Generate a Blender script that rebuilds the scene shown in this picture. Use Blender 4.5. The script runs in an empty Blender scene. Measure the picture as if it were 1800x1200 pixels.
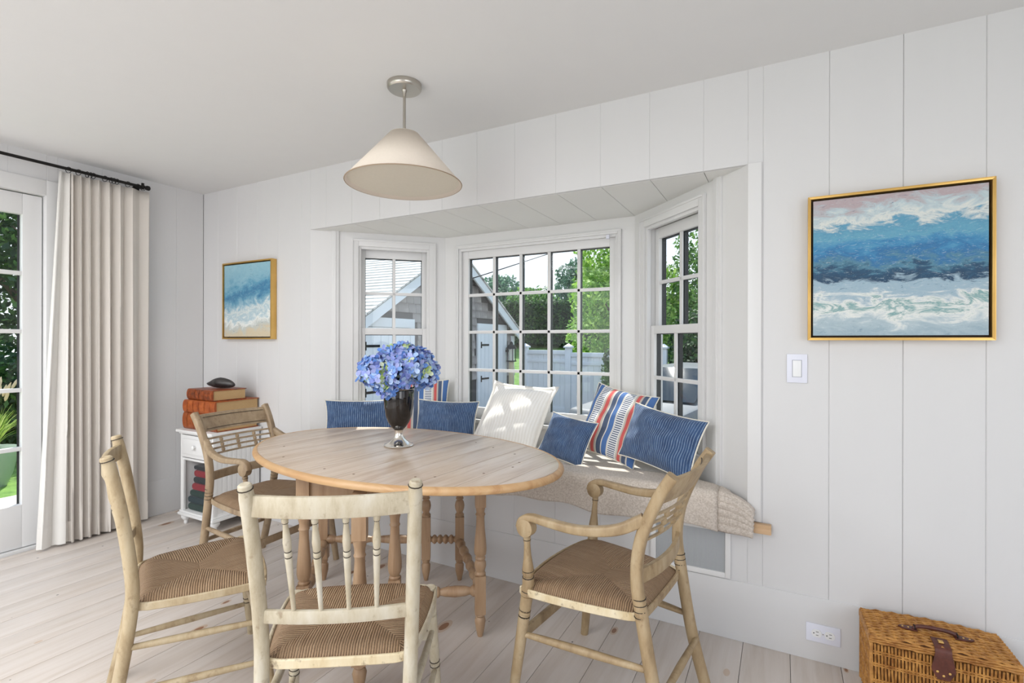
import bpy, bmesh, math, random
from mathutils import Vector, Matrix
R = math.radians
PI = math.pi
scene = bpy.context.scene
COL = scene.collection

# ------------------------------------------------------------------ camera, sky, sun, lights, exposure
cam_d = bpy.data.cameras.new('camera')
cam_d.sensor_width = 36.0
cam_d.lens = 886.15 / 1800 * 36
cam_d.clip_start = 0.05
cam = bpy.data.objects.new('camera', cam_d)
COL.objects.link(cam)
cam.matrix_world = (Matrix.Translation((3.981, -2.328, 1.2595)) @ Matrix.Rotation(0.4922, 4, 'Z')
                    @ Matrix.Rotation(PI / 2, 4, 'X') @ Matrix.Rotation(0.0021, 4, 'Z'))
scene.camera = cam

world = bpy.data.worlds.new('sky')
scene.world = world
world.use_nodes = True
wn = world.node_tree.nodes
wl = world.node_tree.links
wn.clear()
w_out = wn.new('ShaderNodeOutputWorld')
w_bg = wn.new('ShaderNodeBackground')
w_tc = wn.new('ShaderNodeTexCoord')
w_sep = wn.new('ShaderNodeSeparateXYZ')
w_ramp = wn.new('ShaderNodeValToRGB')
w_ramp.color_ramp.elements[0].position = 0.0
w_ramp.color_ramp.elements[0].color = (0.93, 0.96, 1.0, 1)
w_ramp.color_ramp.elements[1].position = 0.75
w_ramp.color_ramp.elements[1].color = (0.50, 0.70, 1.0, 1)
wl.new(w_tc.outputs['Generated'], w_sep.inputs[0])
wl.new(w_sep.outputs['Z'], w_ramp.inputs[0])
wl.new(w_ramp.outputs[0], w_bg.inputs[0])
w_bg.inputs[1].default_value = 1.5
wl.new(w_bg.outputs[0], w_out.inputs[0])

SUN_DIR = Vector((0.85, -1.0, -1.85)).normalized()
sun_d = bpy.data.lights.new('sun', 'SUN')
sun_d.energy = 7.0
sun_d.angle = 0.009
sun_d.color = (1.0, 0.96, 0.90)
sun = bpy.data.objects.new('sun', sun_d)
COL.objects.link(sun)
sun.rotation_euler = SUN_DIR.to_track_quat('-Z', 'Y').to_euler()
sun.location = (0, 5, 8)

def fill_light(name, loc, target, sx, sy, power, color=(1, 1, 1)):
    d = bpy.data.lights.new(name, 'AREA')
    d.shape = 'RECTANGLE'
    d.size, d.size_y, d.energy, d.color = sx, sy, power, color
    o = bpy.data.objects.new(name, d)
    COL.objects.link(o)
    o.location = loc
    o.rotation_euler = (Vector(target) - Vector(loc)).to_track_quat('-Z', 'Y').to_euler()
    return o
# fill lights added to brighten the room, set in unseen wall and ceiling openings
fill_light('rear_fill', (2.0, -4.80, 1.30), (0.6, 0, 1.80), 3.2, 1.9, 34, (0.97, 0.985, 1.0))
fill_light('side_fill', (6.10, -3.35, 1.30), (0, -2.6, 1.7), 1.4, 1.9, 24, (0.97, 0.985, 1.0))
fill_light('overhead_fill', (1.9, -3.30, 2.47), (1.9, -3.30, 0), 2.8, 1.7, 96, (0.97, 0.985, 1.0))

vs = scene.view_settings
vs.view_transform = 'Standard'
vs.look = 'None'
vs.gamma = 1.0
vs.use_curve_mapping = False
vs.exposure = -0.05

# ------------------------------------------------------------------ mesh helpers
class MB:
    def __init__(s):
        s.v, s.f, s.uv, s.col = [], [], {}, {}
    def add(s, verts, faces):
        b = len(s.v)
        s.v += [tuple(p) for p in verts]
        for f in faces:
            s.f.append(tuple(i + b for i in f))
        return b
    def box(s, x0, x1, y0, y1, z0, z1):
        v = [(x0, y0, z0), (x1, y0, z0), (x1, y1, z0), (x0, y1, z0), (x0, y0, z1), (x1, y0, z1), (x1, y1, z1), (x0, y1, z1)]
        s.add(v, [(0, 3, 2, 1), (4, 5, 6, 7), (0, 1, 5, 4), (1, 2, 6, 5), (2, 3, 7, 6), (3, 0, 4, 7)])
        return s
    def sweep(s, pts, secs, up=(0, 0, 1), cap=True):
        pts = [Vector(p) for p in pts]
        n = len(pts)
        rings = []
        for i, p in enumerate(pts):
            a = pts[max(i - 1, 0)]
            b = pts[min(i + 1, n - 1)]
            t = (b - a)
            t = t.normalized() if t.length > 1e-9 else Vector((0, 0, 1))
            u = Vector(up)
            if abs(u.dot(t)) > 0.95:
                u = Vector((0, 1, 0)) if abs(t.y) < 0.9 else Vector((1, 0, 0))
            sd = u.cross(t).normalized()
            w = t.cross(sd)
            sec = secs[i] if isinstance(secs[0][0], (list, tuple)) else secs
            rings.append([p + sd * c[0] + w * c[1] for c in sec])
        m = len(rings[0])
        v = [q for r in rings for q in r]
        f = []
        for i in range(n - 1):
            for j in range(m):
                k = (j + 1) % m
                f.append((i * m + j, i * m + k, (i + 1) * m + k, (i + 1) * m + j))
        if cap:
            f.append(tuple(range(m - 1, -1, -1)))
            f.append(tuple((n - 1) * m + j for j in range(m)))
        s.add(v, f)
        return s
    def tube(s, pts, rad, n=10, cap=True, up=(0, 0, 1), sx=1.0, sy=1.0):
        if not isinstance(rad, (list, tuple)):
            rad = [rad] * len(pts)
        secs = [[(r * sx * math.cos(2 * PI * j / n), r * sy * math.sin(2 * PI * j / n)) for j in range(n)] for r in rad]
        return s.sweep(pts, secs, up, cap)
    def turned(s, p0, p1, prof, n=12):
        p0, p1 = Vector(p0), Vector(p1)
        # constant frame along a straight axis
        t = (p1 - p0).normalized()
        u = Vector((0, 0, 1)) if abs(t.z) < 0.9 else Vector((0, 1, 0))
        sd = u.cross(t).normalized()
        w = t.cross(sd)
        v, f = [], []
        for (k, r) in prof:
            c = p0 + (p1 - p0) * k
            for j in range(n):
                a = 2 * PI * j / n
                v.append(c + sd * (r * math.cos(a)) + w * (r * math.sin(a)))
        for i in range(len(prof) - 1):
            for j in range(n):
                k = (j + 1) % n
                f.append((i * n + j, i * n + k, (i + 1) * n + k, (i + 1) * n + j))
        f.append(tuple(range(n - 1, -1, -1)))
        f.append(tuple((len(prof) - 1) * n + j for j in range(n)))
        s.add(v, f)
        return s
    def prism(s, poly, z0, z1):
        n = len(poly)
        v = [(x, y, z0) for x, y in poly] + [(x, y, z1) for x, y in poly]
        f = [tuple(range(n - 1, -1, -1)), tuple(range(n, 2 * n))]
        for i in range(n):
            k = (i + 1) % n
            f.append((i, k, n + k, n + i))
        s.add(v, f)
        return s
    def xform(s, M, start=0):
        for i in range(start, len(s.v)):
            s.v[i] = tuple(M @ Vector(s.v[i]))
        return s
    def grid(s, fn, nu, nv, uv=None, closed_u=False):
        b = len(s.v)
        for j in range(nv + 1):
            for i in range(nu + 1):
                s.v.append(tuple(fn(i / nu, j / nv)))
        for j in range(nv):
            for i in range(nu):
                a = b + j * (nu + 1) + i
                s.f.append((a, a + 1, a + nu + 2, a + nu + 1))
                if uv is not None:
                    s.uv[len(s.f) - 1] = [uv(i / nu, j / nv), uv((i + 1) / nu, j / nv), uv((i + 1) / nu, (j + 1) / nv), uv(i / nu, (j + 1) / nv)]
        return s
    def mesh(s, name, smooth=38, bevel=0.0):
        me = bpy.data.meshes.new(name)
        me.from_pydata(s.v, [], s.f)
        if s.uv:
            ul = me.uv_layers.new(name='uv')
            for p in me.polygons:
                c = s.uv.get(p.index)
                if c:
                    for k, li in enumerate(p.loop_indices):
                        ul.data[li].uv = c[k]
        if s.col:
            ca = me.color_attributes.new('tint', 'FLOAT_COLOR', 'CORNER')
            for p in me.polygons:
                c = s.col.get(p.index, (1, 1, 1, 1))
                for li in p.loop_indices:
                    ca.data[li].color = c
        if bevel > 0 or smooth:
            bm = bmesh.new()
            bm.from_mesh(me)
            if bevel > 0:
                es = [e for e in bm.edges if len(e.link_faces) == 2 and e.calc_face_angle(0) > 0.6]
                bmesh.ops.bevel(bm, geom=es, offset=bevel, segments=2, affect='EDGES', profile=0.6)
            if smooth:
                for f in bm.faces:
                    f.smooth = True
                for e in bm.edges:
                    e.smooth = not (len(e.link_faces) == 2 and e.calc_face_angle(0) > R(smooth))
            bm.to_mesh(me)
            bm.free()
        return me
    def build(s, name, mat, parent=None, smooth=38, bevel=0.0, loc=None, rotz=None):
        o = bpy.data.objects.new(name, s.mesh(name, smooth, bevel))
        COL.objects.link(o)
        if mat:
            o.data.materials.append(mat)
        if parent:
            o.parent = parent
        if loc:
            o.location = loc
        if rotz is not None:
            o.rotation_euler = (0, 0, rotz)
        return o

def tag(o, label=None, cat=None, group=None, kind=None):
    if label: o['label'] = label
    if cat: o['category'] = cat
    if group: o['group'] = group
    if kind: o['kind'] = kind
    return o
def thing(name, label, cat, loc=(0, 0, 0), rotz=0.0, group=None):
    o = bpy.data.objects.new(name, None)
    o.empty_display_size = 0.05
    COL.objects.link(o)
    o.location = loc
    o.rotation_euler = (0, 0, rotz)
    return tag(o, label, cat, group)
def struct(name, label=None, loc=(0, 0, 0), rotz=0.0):
    o = bpy.data.objects.new(name, None)
    COL.objects.link(o)
    o.location = loc
    o.rotation_euler = (0, 0, rotz)
    o['kind'] = 'structure'
    if label: o['label'] = label
    return o
def share(name, me, parent, loc=(0, 0, 0), rot=(0, 0, 0), scale=(1, 1, 1)):
    o = bpy.data.objects.new(name, me)
    COL.objects.link(o)
    o.parent = parent
    o.location, o.rotation_euler, o.scale = loc, rot, scale
    return o
def rrect(w, h, r, n=3):
    out = []
    for cx, cy, a0 in ((w / 2 - r, h / 2 - r, 0), (-w / 2 + r, h / 2 - r, 90), (-w / 2 + r, -h / 2 + r, 180), (w / 2 - r, -h / 2 + r, 270)):
        for k in range(n + 1):
            a = R(a0 + 90 * k / n)
            out.append((cx + r * math.cos(a), cy + r * math.sin(a)))
    return out
def arc_pts(fn, n):
    return [fn(i / n) for i in range(n + 1)]
def lerp(a, b, t):
    return a + (b - a) * t
def catmull(pts, n=6):
    P = [Vector(p) for p in pts]
    P = [P[0] * 2 - P[1]] + P + [P[-1] * 2 - P[-2]]
    out = []
    for i in range(1, len(P) - 2):
        for k in range(n):
            t = k / n
            a, b, c, d = P[i - 1], P[i], P[i + 1], P[i + 2]
            out.append(0.5 * ((2 * b) + (c - a) * t + (2 * a - 5 * b + 4 * c - d) * t * t + (3 * b - a - 3 * c + d) * t ** 3))
    out.append(P[-2])
    return out

# ------------------------------------------------------------------ material helpers
def s2l(r, g, b):
    f = lambda c: (c / 255 / 12.92) if c / 255 <= 0.04045 else ((c / 255 + 0.055) / 1.055) ** 2.4
    return (f(r), f(g), f(b), 1)
class NT:
    def __init__(s, name):
        s.m = bpy.data.materials.new(name)
        s.m.use_nodes = True
        s.n = s.m.node_tree.nodes
        s.l = s.m.node_tree.links
        s.n.clear()
        s.out = s.n.new('ShaderNodeOutputMaterial')
        s.b = s.n.new('ShaderNodeBsdfPrincipled')
        s.l.new(s.b.outputs[0], s.out.inputs[0])
    def node(s, t, **kw):
        n = s.n.new(t)
        for k, v in kw.items():
            setattr(n, k, v)
        return n
    def set(s, node, inp, v):
        if hasattr(v, 'is_output') or isinstance(v, bpy.types.NodeSocket):
            s.l.new(v, node.inputs[inp])
        else:
            node.inputs[inp].default_value = v
    def coord(s, scale=(1, 1, 1), kind='Object', loc=(0, 0, 0), rot=(0, 0, 0)):
        tc = s.node('ShaderNodeTexCoord')
        mp = s.node('ShaderNodeMapping')
        mp.inputs['Scale'].default_value = scale
        mp.inputs['Location'].default_value = loc
        mp.inputs['Rotation'].default_value = rot
        s.l.new(tc.outputs[kind], mp.inputs[0])
        return mp.outputs[0]
    def noise(s, vec, scale=5, detail=4, rough=0.55, dist=0.0):
        n = s.node('ShaderNodeTexNoise')
        s.l.new(vec, n.inputs['Vector'])
        n.inputs['Scale'].default_value = scale
        n.inputs['Detail'].default_value = detail
        n.inputs['Roughness'].default_value = rough
        n.inputs['Distortion'].default_value = dist
        return n.outputs[0]
    def wave(s, vec, scale=5, dist=0.0, detail=2, dirn='X', dscale=1.0):
        n = s.node('ShaderNodeTexWave', wave_type='BANDS', bands_direction=dirn)
        s.l.new(vec, n.inputs['Vector'])
        n.inputs['Scale'].default_value = scale
        n.inputs['Distortion'].default_value = dist
        n.inputs['Detail'].default_value = detail
        n.inputs['Detail Scale'].default_value = dscale
        return n.outputs['Fac']
    def ramp(s, fac, stops, interp='LINEAR'):
        n = s.node('ShaderNodeValToRGB')
        cr = n.color_ramp
        cr.interpolation = interp
        while len(cr.elements) < len(stops):
            cr.elements.new(0.5)
        for e, (p, c) in zip(cr.elements, stops):
            e.position = p
            e.color = c if len(c) == 4 else (*c, 1)
        s.l.new(fac, n.inputs[0])
        return n.outputs[0]
    def mix(s, fac, a, b, mode='MIX'):
        n = s.node('ShaderNodeMix', data_type='RGBA', blend_type=mode)
        s.set(n, 0, fac)
        s.set(n, 6, a)
        s.set(n, 7, b)
        return n.outputs[2]
    def math(s, op, a, b=0.0, c=None):
        n = s.node('ShaderNodeMath', operation=op)
        s.set(n, 0, a)
        s.set(n, 1, b)
        if c is not None:
            s.set(n, 2, c)
        return n.outputs[0]
    def bump(s, h, strength=0.3, dist=0.01):
        n = s.node('ShaderNodeBump')
        n.inputs['Strength'].default_value = strength
        n.inputs['Distance'].default_value = dist
        s.l.new(h, n.inputs['Height'])
        s.l.new(n.outputs[0], s.b.inputs['Normal'])
    def done(s, base=None, rough=None, metal=None, spec=None):
        if base is not None: s.set(s.b, 'Base Color', base)
        if rough is not None: s.set(s.b, 'Roughness', rough)
        if metal is not None: s.set(s.b, 'Metallic', metal)
        if spec is not None: s.set(s.b, 'Specular IOR Level', spec)
        return s.m
def plain(name, col, rough=0.5, metal=0.0, col2=None, scale=(6, 6, 6), amt=1.0, bump=0.0, bscale=40, spec=None, thr=(0.35, 0.65)):
    t = NT(name)
    base = col
    if col2:
        f = t.noise(t.coord(scale), 1.0, 5)
        base = t.ramp(f, [(thr[0], col), (thr[1], col2)])
    if bump:
        t.bump(t.noise(t.coord((1, 1, 1)), bscale, 3), bump, 0.004)
    return t.done(base, rough, metal, spec)

# ---- paint
def paint(name, col, rough=0.42, strength=0.06):
    t = NT(name)
    f = t.noise(t.coord((9, 9, 1.2)), 1.0, 4)
    base = t.mix(f, (col[0] * 0.97, col[1] * 0.97, col[2] * 0.975, 1), col)
    t.bump(t.noise(t.coord((14, 14, 2.0)), 2.0, 4), strength, 0.01)
    return t.done(base, rough)
M_WALL = paint('white_board_paint', (0.69, 0.685, 0.685, 1))
M_TRIM = paint('white_trim_paint', (0.76, 0.755, 0.75, 1), 0.35, 0.02)
M_CEIL = paint('ceiling_paint', (0.77, 0.77, 0.765, 1), 0.8, 0.02)
M_SOFFIT = paint('soffit_paint', (0.80, 0.80, 0.77, 1), 0.5, 0.02)
M_DARKGAP = plain('dark_gap', (0.10, 0.095, 0.09, 1), 0.9)
M_BRONZE = plain('dark_glazing', (0.012, 0.013, 0.016, 1), 0.5)
M_FURN = paint('white_furniture_paint', (0.80, 0.80, 0.79, 1), 0.38, 0.02)
M_PLATE = plain('plastic_plate', s2l(226, 228, 240), 0.35)
M_PLATE2 = plain('plastic_insert', s2l(236, 237, 238), 0.3)
M_SLOT = plain('slot_black', (0.01, 0.01, 0.01, 1), 0.6)
M_IRON = plain('black_iron', (0.018, 0.016, 0.015, 1), 0.45, 0.6)
M_NICKEL = plain('brushed_nickel', (0.50, 0.47, 0.42, 1), 0.28, 1.0)
M_SILVER = plain('polished_silver', (0.80, 0.76, 0.70, 1), 0.12, 1.0)
M_GOLD = plain('gold_leaf', (0.75, 0.48, 0.16, 1), 0.33, 0.85, col2=(0.62, 0.38, 0.11, 1), scale=(5, 5, 5))
M_GOLDDARK = plain('dark_rebate', (0.035, 0.018, 0.008, 1), 0.6)

def glass_mat():
    t = NT('window_glass')
    t.n.remove(t.b)
    tr = t.node('ShaderNodeBsdfTransparent')
    tr.inputs[0].default_value = (0.965, 0.98, 0.975, 1)
    gl = t.node('ShaderNodeBsdfGlossy')
    gl.inputs['Roughness'].default_value = 0.01
    lw_ = t.node('ShaderNodeLayerWeight')
    lw_.inputs[0].default_value = 0.5
    fr5 = t.math('MULTIPLY_ADD', t.math('POWER', lw_.outputs['Facing'], 5.0), 0.50, 0.022)
    mx = t.node('ShaderNodeMixShader')
    t.l.new(fr5, mx.inputs[0])
    t.l.new(tr.outputs[0], mx.inputs[1])
    t.l.new(gl.outputs[0], mx.inputs[2])
    t.l.new(mx.outputs[0], t.out.inputs[0])
    return t.m
M_GLASS = glass_mat()

def floor_mat():
    t = NT('pickled_pine_floor')
    oi = t.node('ShaderNodeObjectInfo')
    tc = t.node('ShaderNodeTexCoord')
    off = t.node('ShaderNodeVectorMath', operation='ADD')
    sc = t.node('ShaderNodeVectorMath', operation='SCALE')
    cmb = t.node('ShaderNodeCombineXYZ')
    t.l.new(oi.outputs['Random'], cmb.inputs[0])
    t.l.new(oi.outputs['Random'], cmb.inputs[1])
    t.l.new(cmb.outputs[0], sc.inputs[0])
    sc.inputs['Scale'].default_value = 37.0
    t.l.new(tc.outputs['Object'], off.inputs[0])
    t.l.new(sc.outputs[0], off.inputs[1])
    def mapped(s):
        mp = t.node('ShaderNodeMapping')
        mp.inputs['Scale'].default_value = s
        t.l.new(off.outputs[0], mp.inputs[0])
        return mp.outputs[0]
    grain = t.noise(mapped((16, 1.1, 4)), 1.5, 6, 0.6, 0.4)
    base = t.ramp(grain, [(0.30, s2l(204, 194, 185)), (0.55, s2l(221, 214, 209)), (0.8, s2l(229, 224, 221))])
    blotch = t.noise(mapped((3, 0.9, 1)), 1.0, 3)
    base = t.mix(t.math('MULTIPLY', blotch, 0.55), base, s2l(206, 188, 170), 'MIX')
    # knots: sparse, elongated along the plank
    vo = t.node('ShaderNodeTexVoronoi', feature='F1')
    t.l.new(mapped((7.5, 3.6, 0.01)), vo.inputs['Vector'])
    vo.inputs['Scale'].default_value = 1.0
    sepc = t.node('ShaderNodeSeparateColor')
    t.l.new(vo.outputs['Color'], sepc.inputs[0])
    pick = t.math('GREATER_THAN', sepc.outputs[0], 0.66)
    size = t.math('MULTIPLY_ADD', sepc.outputs[1], 0.11, 0.03)
    core = t.math('MULTIPLY', t.math('LESS_THAN', vo.outputs['Distance'], size), pick)
    halo = t.math('MULTIPLY', t.math('LESS_THAN', vo.outputs['Distance'], t.math('MULTIPLY', size, 1.6)), pick)
    base = t.mix(t.math('MULTIPLY', halo, 0.45), base, s2l(190, 150, 105))
    base = t.mix(t.math('MULTIPLY', core, 0.85), base, s2l(138, 84, 40))
    v2 = t.node('ShaderNodeTexVoronoi', feature='F1')
    t.l.new(mapped((11, 8, 0.01)), v2.inputs['Vector'])
    v2.inputs['Scale'].default_value = 1.3
    s2 = t.node('ShaderNodeSeparateColor')
    t.l.new(v2.outputs['Color'], s2.inputs[0])
    nail = t.math('MULTIPLY', t.math('LESS_THAN', v2.outputs['Distance'], 0.055), t.math('GREATER_THAN', s2.outputs[0], 0.72))
    base = t.mix(t.math('MULTIPLY', nail, 0.9), base, s2l(50, 44, 40))
    t.bump(grain, 0.12, 0.003)
    return t.done(base, 0.42)
M_FLOOR = floor_mat()

def wood(name, c1, c2, c3, axis='Z', rough=0.5, scale=1.0, bump=0.12, random_obj=False):
    t = NT(name)
    s = {'X': (1.2, 14, 14), 'Y': (14, 1.2, 14), 'Z': (14, 14, 1.2)}[axis]
    s = tuple(k * scale for k in s)
    v = t.coord(s)
    if random_obj:
        oi = t.node('ShaderNodeObjectInfo')
        ad = t.node('ShaderNodeVectorMath', operation='ADD')
        cmb = t.node('ShaderNodeCombineXYZ')
        m = t.math('MULTIPLY', oi.outputs['Random'], 60.0)
        for k in range(3):
            t.l.new(m, cmb.inputs[k])
        t.l.new(v, ad.inputs[0])
        t.l.new(cmb.outputs[0], ad.inputs[1])
        v = ad.outputs[0]
    g = t.noise(v, 1.6, 7, 0.62, 0.6)
    base = t.ramp(g, [(0.28, c1), (0.52, c2), (0.78, c3)])
    w = t.noise(t.coord((5, 5, 5)), 1.0, 3)
    base = t.mix(t.math('MULTIPLY', w, 0.35), base, c1)
    t.bump(g, bump, 0.003)
    return t.done(base, rough)
M_TOP = wood('limed_table_top', s2l(176, 150, 126), s2l(204, 186, 168), s2l(216, 203, 190), 'Y', 0.28, 1.3, 0.15, True)
M_RIM = wood('table_rim_wood', s2l(176, 132, 88), s2l(203, 165, 120), s2l(214, 182, 142), 'X', 0.4, 1.0)
M_TLEG = wood('table_leg_wood', s2l(140, 108, 80), s2l(174, 143, 112), s2l(190, 163, 134), 'Z', 0.45, 1.0)
M_BENCHWOOD = wood('bench_edge_wood', s2l(190, 150, 110), s2l(214, 180, 142), s2l(224, 196, 160), 'X', 0.45, 1.0)
def old_paint(name, c1, c2, c3, stain=s2l(112, 84, 52), amt=0.45):
    t = NT(name)
    g = t.noise(t.coord((9, 9, 3)), 2.0, 6, 0.65)
    base = t.ramp(g, [(0.30, c1), (0.5, c2), (0.72, c3)])
    sp = t.noise(t.coord((26, 26, 20)), 1.5, 3, 0.6)
    base = t.mix(t.math('MULTIPLY', t.ramp(sp, [(0.60, (0, 0, 0, 1)), (0.74, (1, 1, 1, 1))]), amt), base, stain)
    t.bump(g, 0.15, 0.003)
    return t.done(base, 0.5)
M_CHAIR_CREAM = old_paint('worn_cream_paint', s2l(162, 147, 120), s2l(189, 178, 155), s2l(204, 197, 182))
M_CHAIR_TAN = old_paint('worn_tan_paint', s2l(138, 115, 84), s2l(166, 143, 109), s2l(182, 163, 132))
M_CHAIR_TAUPE = old_paint('worn_taupe_paint', s2l(130, 108, 84), s2l(158, 136, 108), s2l(174, 154, 128))
M_CHAIR_OCHRE = old_paint('worn_ochre_paint', s2l(154, 132, 98), s2l(181, 162, 130), s2l(196, 181, 152))
M_STRIPE = plain('dark_pinstripe', s2l(52, 42, 32), 0.6)
M_NAILRAIL = old_paint('nailed_seat_rail', s2l(196, 172, 130), s2l(216, 200, 166), s2l(226, 214, 188), s2l(84, 46, 26), 0.8)

def rush_mat():
    t = NT('woven_rush')
    uv = t.coord((1, 1, 1), 'UV')
    w = t.wave(uv, 44.0, 1.0, 2, 'X', 6.0)
    n1 = t.noise(t.coord((120, 3, 1), 'UV'), 2.0, 5, 0.7)
    n2 = t.noise(t.coord((4, 4, 4)), 2.0, 3)
    c = t.ramp(n1, [(0.25, s2l(122, 92, 64)), (0.5, s2l(172, 142, 110)), (0.75, s2l(204, 178, 146))])
    c = t.mix(t.math('MULTIPLY', n2, 0.45), c, s2l(150, 118, 88))
    dark = t.ramp(w, [(0.0, (1, 1, 1, 1)), (0.30, (0, 0, 0, 1))])
    c = t.mix(t.math('MULTIPLY', dark, 0.85), c, s2l(72, 50, 32))
    t.bump(t.math('ADD', w, t.math('MULTIPLY', n1, 0.5)), 0.8, 0.004)
    return t.done(c, 0.7)
M_RUSH = rush_mat()

# ------------------------------------------------------------------ the room shell
WX1, YR, H = 6.05, -4.75, 2.40           # right wall x, rear wall y, ceiling height
PW = 0.1722
fl = MB().box(-0.15, WX1 + 0.1, YR - 0.1, 0.15, -0.12, -0.021).build('floor', M_DARKGAP)
fl['kind'] = 'structure'
fl['label'] = 'whitewashed knotty pine plank floor'
x = 3.322 - PW * 20
while x < WX1:
    a, b = max(x, 0.0), min(x + PW, WX1)
    if b - a > 0.02:
        MB().box(-(b - a) / 2 + 0.0009, (b - a) / 2 - 0.0009, YR, 0.0, -0.02, 0.0).build('plank', M_FLOOR, fl, bevel=0.0008, loc=((a + b) / 2, 0, 0))
    x += PW
ce = MB().box(-0.1, WX1 + 0.1, -2.40, 0.12, H, H + 0.1).box(-0.1, WX1 + 0.1, YR - 0.1, -4.20, H, H + 0.1).box(-0.1, 0.45, -4.20, -2.40, H, H + 0.1).box(3.35, WX1 + 0.1, -4.20, -2.40, H, H + 0.1)
ce.box(0.4, 3.4, -4.25, -2.35, H + 0.1, H + 0.14)  # cap over the ceiling opening added for the overhead fill light
ce = ce.build('ceiling', M_CEIL)
ce['kind'] = 'structure'

BW = 0.2326                               # wall board width
BX = [0.188 + 0.2326 * k for k in range(-1, 26)]
OX0, OX1, OZ = 1.205, 3.853, 2.003        # bay opening
BASE = 0.25
CRACKS = [0.188, 0.188 + 0.2326 * 17, 0.188 + 0.2326 * 18, -0.198 - 0.2326 * 0]
def boards(parent, spans, axis, sign=1, mat=M_WALL):
    """upright boards: spans = [(a0, a1, z0, z1)], front face at 0, 20 mm thick"""
    for (a0, a1, z0, z1) in spans:
        if a1 - a0 < 0.012:
            continue
        g = 0.0004 if any(abs(a0 - c) < 0.004 for c in CRACKS) else 0.0
        ch = 0.0020
        sec = [(a0 + g, 0.02), (a0 + g, ch), (a0 + g + ch, 0.0), (a1 - g - ch, 0.0), (a1 - g, ch), (a1 - g, 0.02)]
        m = MB()
        n = len(sec)
        if axis == 'x':
            v = [(p, q, z0) for p, q in sec] + [(p, q, z1) for p, q in sec]
        else:
            v = [(-q, p, z0) for p, q in sec] + [(-q, p, z1) for p, q in sec]
        f = [tuple(range(n)), tuple(range(2 * n - 1, n - 1, -1))] + [(i, n + i, n + (i + 1) % n, (i + 1) % n) for i in range(n)]
        if axis != 'x':
            f = [tuple(reversed(q)) for q in f]
        m.add(v, f)
        bm_o = m.build('board', mat, parent, smooth=0)
wb = MB()
wb.box(-0.12, OX0 - 0.002, 0.021, 0.12, 0, H).box(OX1 + 0.002, WX1 + 0.1, 0.021, 0.12, 0, H)
wb.box(OX0 - 0.002, OX1 + 0.002, 0.021, 0.12, OZ + 0.02, H).box(OX0 - 0.002, OX1 + 0.002, 0.021, 0.12, 0, 0.474)
wall_back = wb.build('wall_back', M_WALL, smooth=0)
tag(wall_back, 'white painted wall of wide upright boards around the window bay', None, None, 'structure')
sp = []
for k in range(len(BX) - 1):
    a, b = max(BX[k], 0.0), min(BX[k + 1], WX1)
    if b <= 0 or a >= WX1: continue
    cuts = [a, b] + [c for c in (OX0, OX1) if a < c < b]
    cuts.sort()
    for i in range(len(cuts) - 1):
        p, q = cuts[i], cuts[i + 1]
        mid = (p + q) / 2
        if OX0 < mid < OX1:
            sp.append((p, q, OZ, H))
            sp.append((p, q, BASE, 0.474))
        else:
            sp.append((p, q, BASE, H))
boards(wall_back, sp, 'x')
bb = MB().box(0.0, WX1, -0.004, 0.02, 0.0, BASE).build('baseboard_back', M_WALL, bevel=0.002)
bb['kind'] = 'structure'
# narrow flat casing on the wall face at the right and left edge of the opening
tr = MB().box(OX1 + 0.0, OX1 + 0.052, -0.010, 0.0, 0.516, OZ + 0.0).build('trim_1', M_TRIM, bevel=0.002)
tr['kind'] = 'structure'

# left wall with the garden door
DY0, DY1, DZ = -1.790, -0.962, 2.140       # door leaf in y, top
wl_m = MB()
wl_m.box(-0.14, -0.021, DY1 + 0.012, 0.12, 0, H).box(-0.14, -0.021, YR - 0.1, -2.64, 0, H).box(-0.14, -0.021, -2.64, DY1 + 0.012, DZ + 0.012, H)
wall_left = wl_m.build('wall_left', M_WALL, smooth=0)
tag(wall_left, 'white painted board wall with the glazed garden door', None, None, 'structure')
spl = []
ys = [0.0] + [-0.198 - BW * k for k in range(0, 21)]
for k in range(len(ys) - 1):
    hi, lo = ys[k], ys[k + 1]
    cuts = sorted([lo, hi] + [c for c in (DY1 + 0.012, -2.64) if lo < c < hi])
    for i in range(len(cuts) - 1):
        p, q = cuts[i], cuts[i + 1]
        mid = (p + q) / 2
        if -2.64 < mid < DY1 + 0.012:
            spl.append((p, q, DZ + 0.012, H))
        elif q > YR:
            spl.append((max(p, YR), q, BASE, H))
boards(wall_left, spl, 'y')
bl = MB().box(-0.02, 0.004, DY1 + 0.012 + 0.085, -0.004, 0.0, BASE).box(-0.02, 0.004, YR, -2.72, 0.0, BASE).build('baseboard_left', M_WALL, bevel=0.002)
bl['kind'] = 'structure'
# rear and right walls with openings added for the fill lights (behind the camera)
wr = MB().box(-0.1, 0.25, YR - 0.12, YR, 0, H).box(3.75, WX1 + 0.1, YR - 0.12, YR, 0, H).box(0.25, 3.75, YR - 0.12, YR, 0, 0.3).box(0.25, 3.75, YR - 0.12, YR, 2.3, H).build('wall_rear', M_WALL, smooth=0)
wr['kind'] = 'structure'
wx = MB().box(WX1, WX1 + 0.12, YR, -4.1, 0, H).box(WX1, WX1 + 0.12, -0.9, 0.12, 0, H).box(WX1, WX1 + 0.12, -4.1, -0.9, 0, 0.3).box(WX1, WX1 + 0.12, -4.1, -0.9, 2.3, H).build('wall_right', M_WALL, smooth=0)
wx['kind'] = 'structure'

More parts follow.
